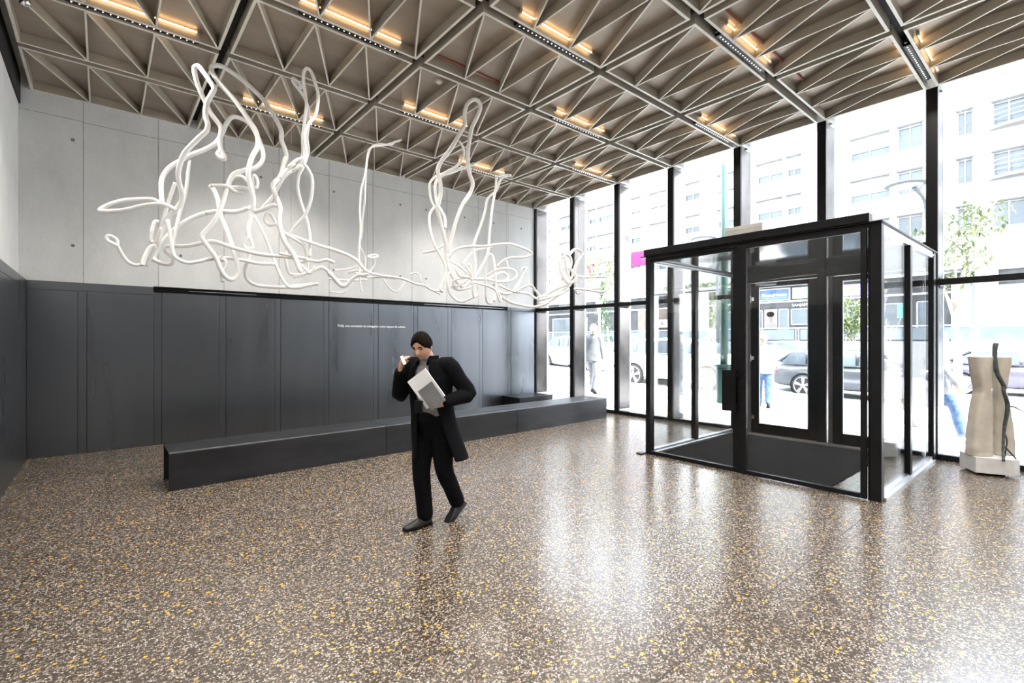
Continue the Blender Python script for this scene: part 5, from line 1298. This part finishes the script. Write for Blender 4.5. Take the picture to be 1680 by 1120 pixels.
# ---- cars
def car(loc, ang, label, paint, L=4.6, H=1.46, W=1.82, kind='estate'):
    """a car with its nose along +x of its own frame"""
    t = thing('car', label, 'car', loc)
    Mw = Matrix.Translation(Vector(loc)) @ Matrix.Rotation(ang, 4, 'Z')
    h = L / 2; wb = (-.29 * L, .30 * L); R = .325
    # lower body: (x, z bottom, z belt, half width)
    low = [(-h, .42, .80, .66), (-h + .05, .30, .92, .80), (-h + .25, .24, .97, .88), (-.8, .20, .96, .91), (.2, .20, .93, .91), (h - 1.15, .21, .91, .90), (h - .45, .24, .82, .87), (h - .12, .30, .70, .76), (h, .40, .60, .60)]
    if kind == 'mpv':
        low = [(-h, .42, .88, .70), (-h + .05, .30, .98, .82), (-h + .3, .24, 1.02, .89), (-.8, .20, 1.02, .91), (.4, .20, 1.0, .91), (h - .85, .21, .97, .90), (h - .35, .24, .85, .86), (h - .1, .30, .70, .76), (h, .40, .60, .60)]
    rings = []
    for x, z0, z1, w in low:
        m_ = (z0 + z1) / 2
        rings.append([Vector(p) for p in ((x, -w * .86, z0), (x, -w * .97, z0 + .10), (x, -w, m_), (x, -w * .98, z1 - .10), (x, -w * .90, z1), (x, -w * .4, z1 + .025), (x, w * .4, z1 + .025), (x, w * .90, z1), (x, w * .98, z1 - .10), (x, w, m_), (x, w * .97, z0 + .10), (x, w * .86, z0))])
    b = MB().loft(rings)
    k = 1 if kind != 'mpv' else 1.04
    if kind == 'sedan': cab = [(-h + .55, .97, .97, .80), (-h + 1.25, .96, H - .02, .70), (-.25, .95, H, .72), (.35, .94, H - .04, .70), (h - 1.15, .90, .92, .82)]
    elif kind == 'mpv': cab = [(-h + .06, .98, 1.0, .80), (-h + .30, 1.0, H - .05, .70), (-.3, 1.0, H, .72), (.55, 1.0, H - .06, .70), (h - .62, .93, .95, .84)]
    else: cab = [(-h + .10, .93, .98, .80), (-h + .62, .96, H - .07, .70), (-.3, .95, H, .72), (.40, .94, H - .04, .70), (h - 1.15, .90, .92, .82)]
    cr = []
    for x, z0, z1, w in cab:
        w0 = w + .09 if z1 - z0 > .1 else w
        cr.append([Vector(p) for p in ((x, -w0, z0 - .06), (x, -w0 * .99, z0), (x, -w, z1 - .05), (x, -w * .88, z1), (x, 0, z1 + .015), (x, w * .88, z1), (x, w, z1 - .05), (x, w0 * .99, z0), (x, w0, z0 - .06))])
    b.loft(cr)
    o = xform(b, Mw).build('body', paint, t, smooth=True, fix=True)
    o.modifiers.new('sub', 'SUBSURF').levels = 1; o.modifiers['sub'].render_levels = 2
    # side windows
    xs = [(cab[1][0] - .30, cab[1][0] + .42), (cab[1][0] + .50, -.02), (.06, cab[3][0] + .46)]
    zb = cab[2][1] + .03; zt = H - .10
    for s in (-1, 1):
        for q, (a, c) in enumerate(xs):
            a2 = a + (.30 if q == 0 else .03); c2 = c - (.42 if q == 2 else .03)
            m = MB(); pts = [Vector((a, s * .858, zb)), Vector((c, s * .858, zb)), Vector((c2, s * .752, zt)), Vector((a2, s * .752, zt))]
            off = Vector((0, s * .022, .006)); inn = Vector((0, -s * .03, 0))
            m.add([p + off for p in pts] + [p + inn for p in pts], [(0, 1, 2, 3), (7, 6, 5, 4), (0, 4, 5, 1), (1, 5, 6, 2), (2, 6, 7, 3), (3, 7, 4, 0)])
            xform(m, Mw).build('side_window', M['car_glass'], t, fix=True)
        for x in wb:
            m = MB(); m.tube([(x, s * (.905), R + .01), (x, s * (.915), R + .01)], R + .055, 28); xform(m, Mw).build('wheel_arch', M['black'], t)
            m = MB(); pr = [(R - .10, -.09), (R - .02, -.10), (R, -.07), (R, .07), (R - .02, .10), (R - .10, .09)]
            rings = [[Vector((x + r * cos(2 * pi * i / 28), s * .84 + d, R + r * sin(2 * pi * i / 28))) for i in range(28)] for r, d in pr]
            m.loft(rings, cap=True); wh = xform(m, Mw).build('wheel', M['tyre'], t, smooth=False, fix=True)
            m = MB()
            for q in range(5):
                a = q * 2 * pi / 5 + .3
                for da in (-.13, .13):
                    m.tube([(x + .03 * cos(a), s * .935, R + .03 * sin(a)), (x + (R - .08) * cos(a + da), s * .93, R + (R - .08) * sin(a + da))], [.030, .024], 8)
            m.tube([(x, s * .90, R), (x, s * .945, R)], .055, 16)
            tor = [[Vector((x + r * cos(2 * pi * i / 28), s * y_, R + r * sin(2 * pi * i / 28))) for i in range(28)] for r, y_ in ((R - .085, .92), (R - .06, .945), (R - .045, .93))]
            m.loft(tor, cap=False); xform(m, Mw).build('rim', M['rim'], wh, fix=True)
        m = MB().ellipsoid((-h + .12, s * .70, .86 if kind != 'mpv' else .95), (.10, .17, .045)).ellipsoid((-h + .16, s * .72, .76 if kind != 'mpv' else .85), (.10, .15, .04)); xform(m, Mw).build('tail_lamp', M['tail_red'], t, smooth=True)
        m = MB().ellipsoid((h - .20, s * .68, .66), (.17, .14, .065)); xform(m, Mw).build('head_lamp', M['lamp_clear'], t, smooth=True)
        m = MB().ellipsoid((cab[3][0] + .42, s * .98, zb + .06), (.07, .11, .065)); xform(m, Mw).build('door_mirror', paint, t, smooth=True)
    # windscreen and rear screen
    for (a, c, nm) in ((cab[4], cab[3], 'windscreen'), (cab[0], cab[1], 'rear_window')):
        p0 = Vector((a[0], 0, a[2] + .02)); p1 = Vector((c[0], 0, c[2] + .0)); n = Vector((-(p1 - p0).z, 0, (p1 - p0).x)).normalized()
        if n.x * (1 if nm == 'windscreen' else -1) < 0: n = -n
        A = p0.lerp(p1, .14) + n * .022; B = p0.lerp(p1, .86) + n * .022
        m = MB(); pts = [A + Vector((0, -.72, 0)), A + Vector((0, .72, 0)), B + Vector((0, .62, 0)), B + Vector((0, -.62, 0))]
        m.add(pts + [p - n * .05 for p in pts], [(0, 1, 2, 3), (7, 6, 5, 4), (0, 4, 5, 1), (1, 5, 6, 2), (2, 6, 7, 3), (3, 7, 4, 0)])
        xform(m, Mw).build(nm, M['car_glass'], t, fix=True)
    return t
car((17.6, 4.32, -.12), -pi / 2, 'dark grey estate car with red tail lamps passing behind the doors', M['car_grey'], 4.75, 1.45)
car((13.9, 8.15, gz(8.15) - .01), -pi / 2, 'white people carrier stopped by the pavement behind the lobby side', M['car_white'], 4.2, 1.52, kind='mpv')
car((15.3, 13.6, gz(13.6) - .12), -pi / 2, 'silver car behind the first window next to the concrete wall', M['car_silver'], 4.4, 1.44, kind='sedan')
car((22.2, 1.3, -.12), -pi / 2, 'dark plum car in the far lane behind the stone sculpture', M['car_plum'], 4.6, 1.46, kind='sedan')
car((26.2, 9.9, .17), pi / 2, 'white car in the far lane seen over the grey estate car', M['car_white'], 4.3, 1.45)
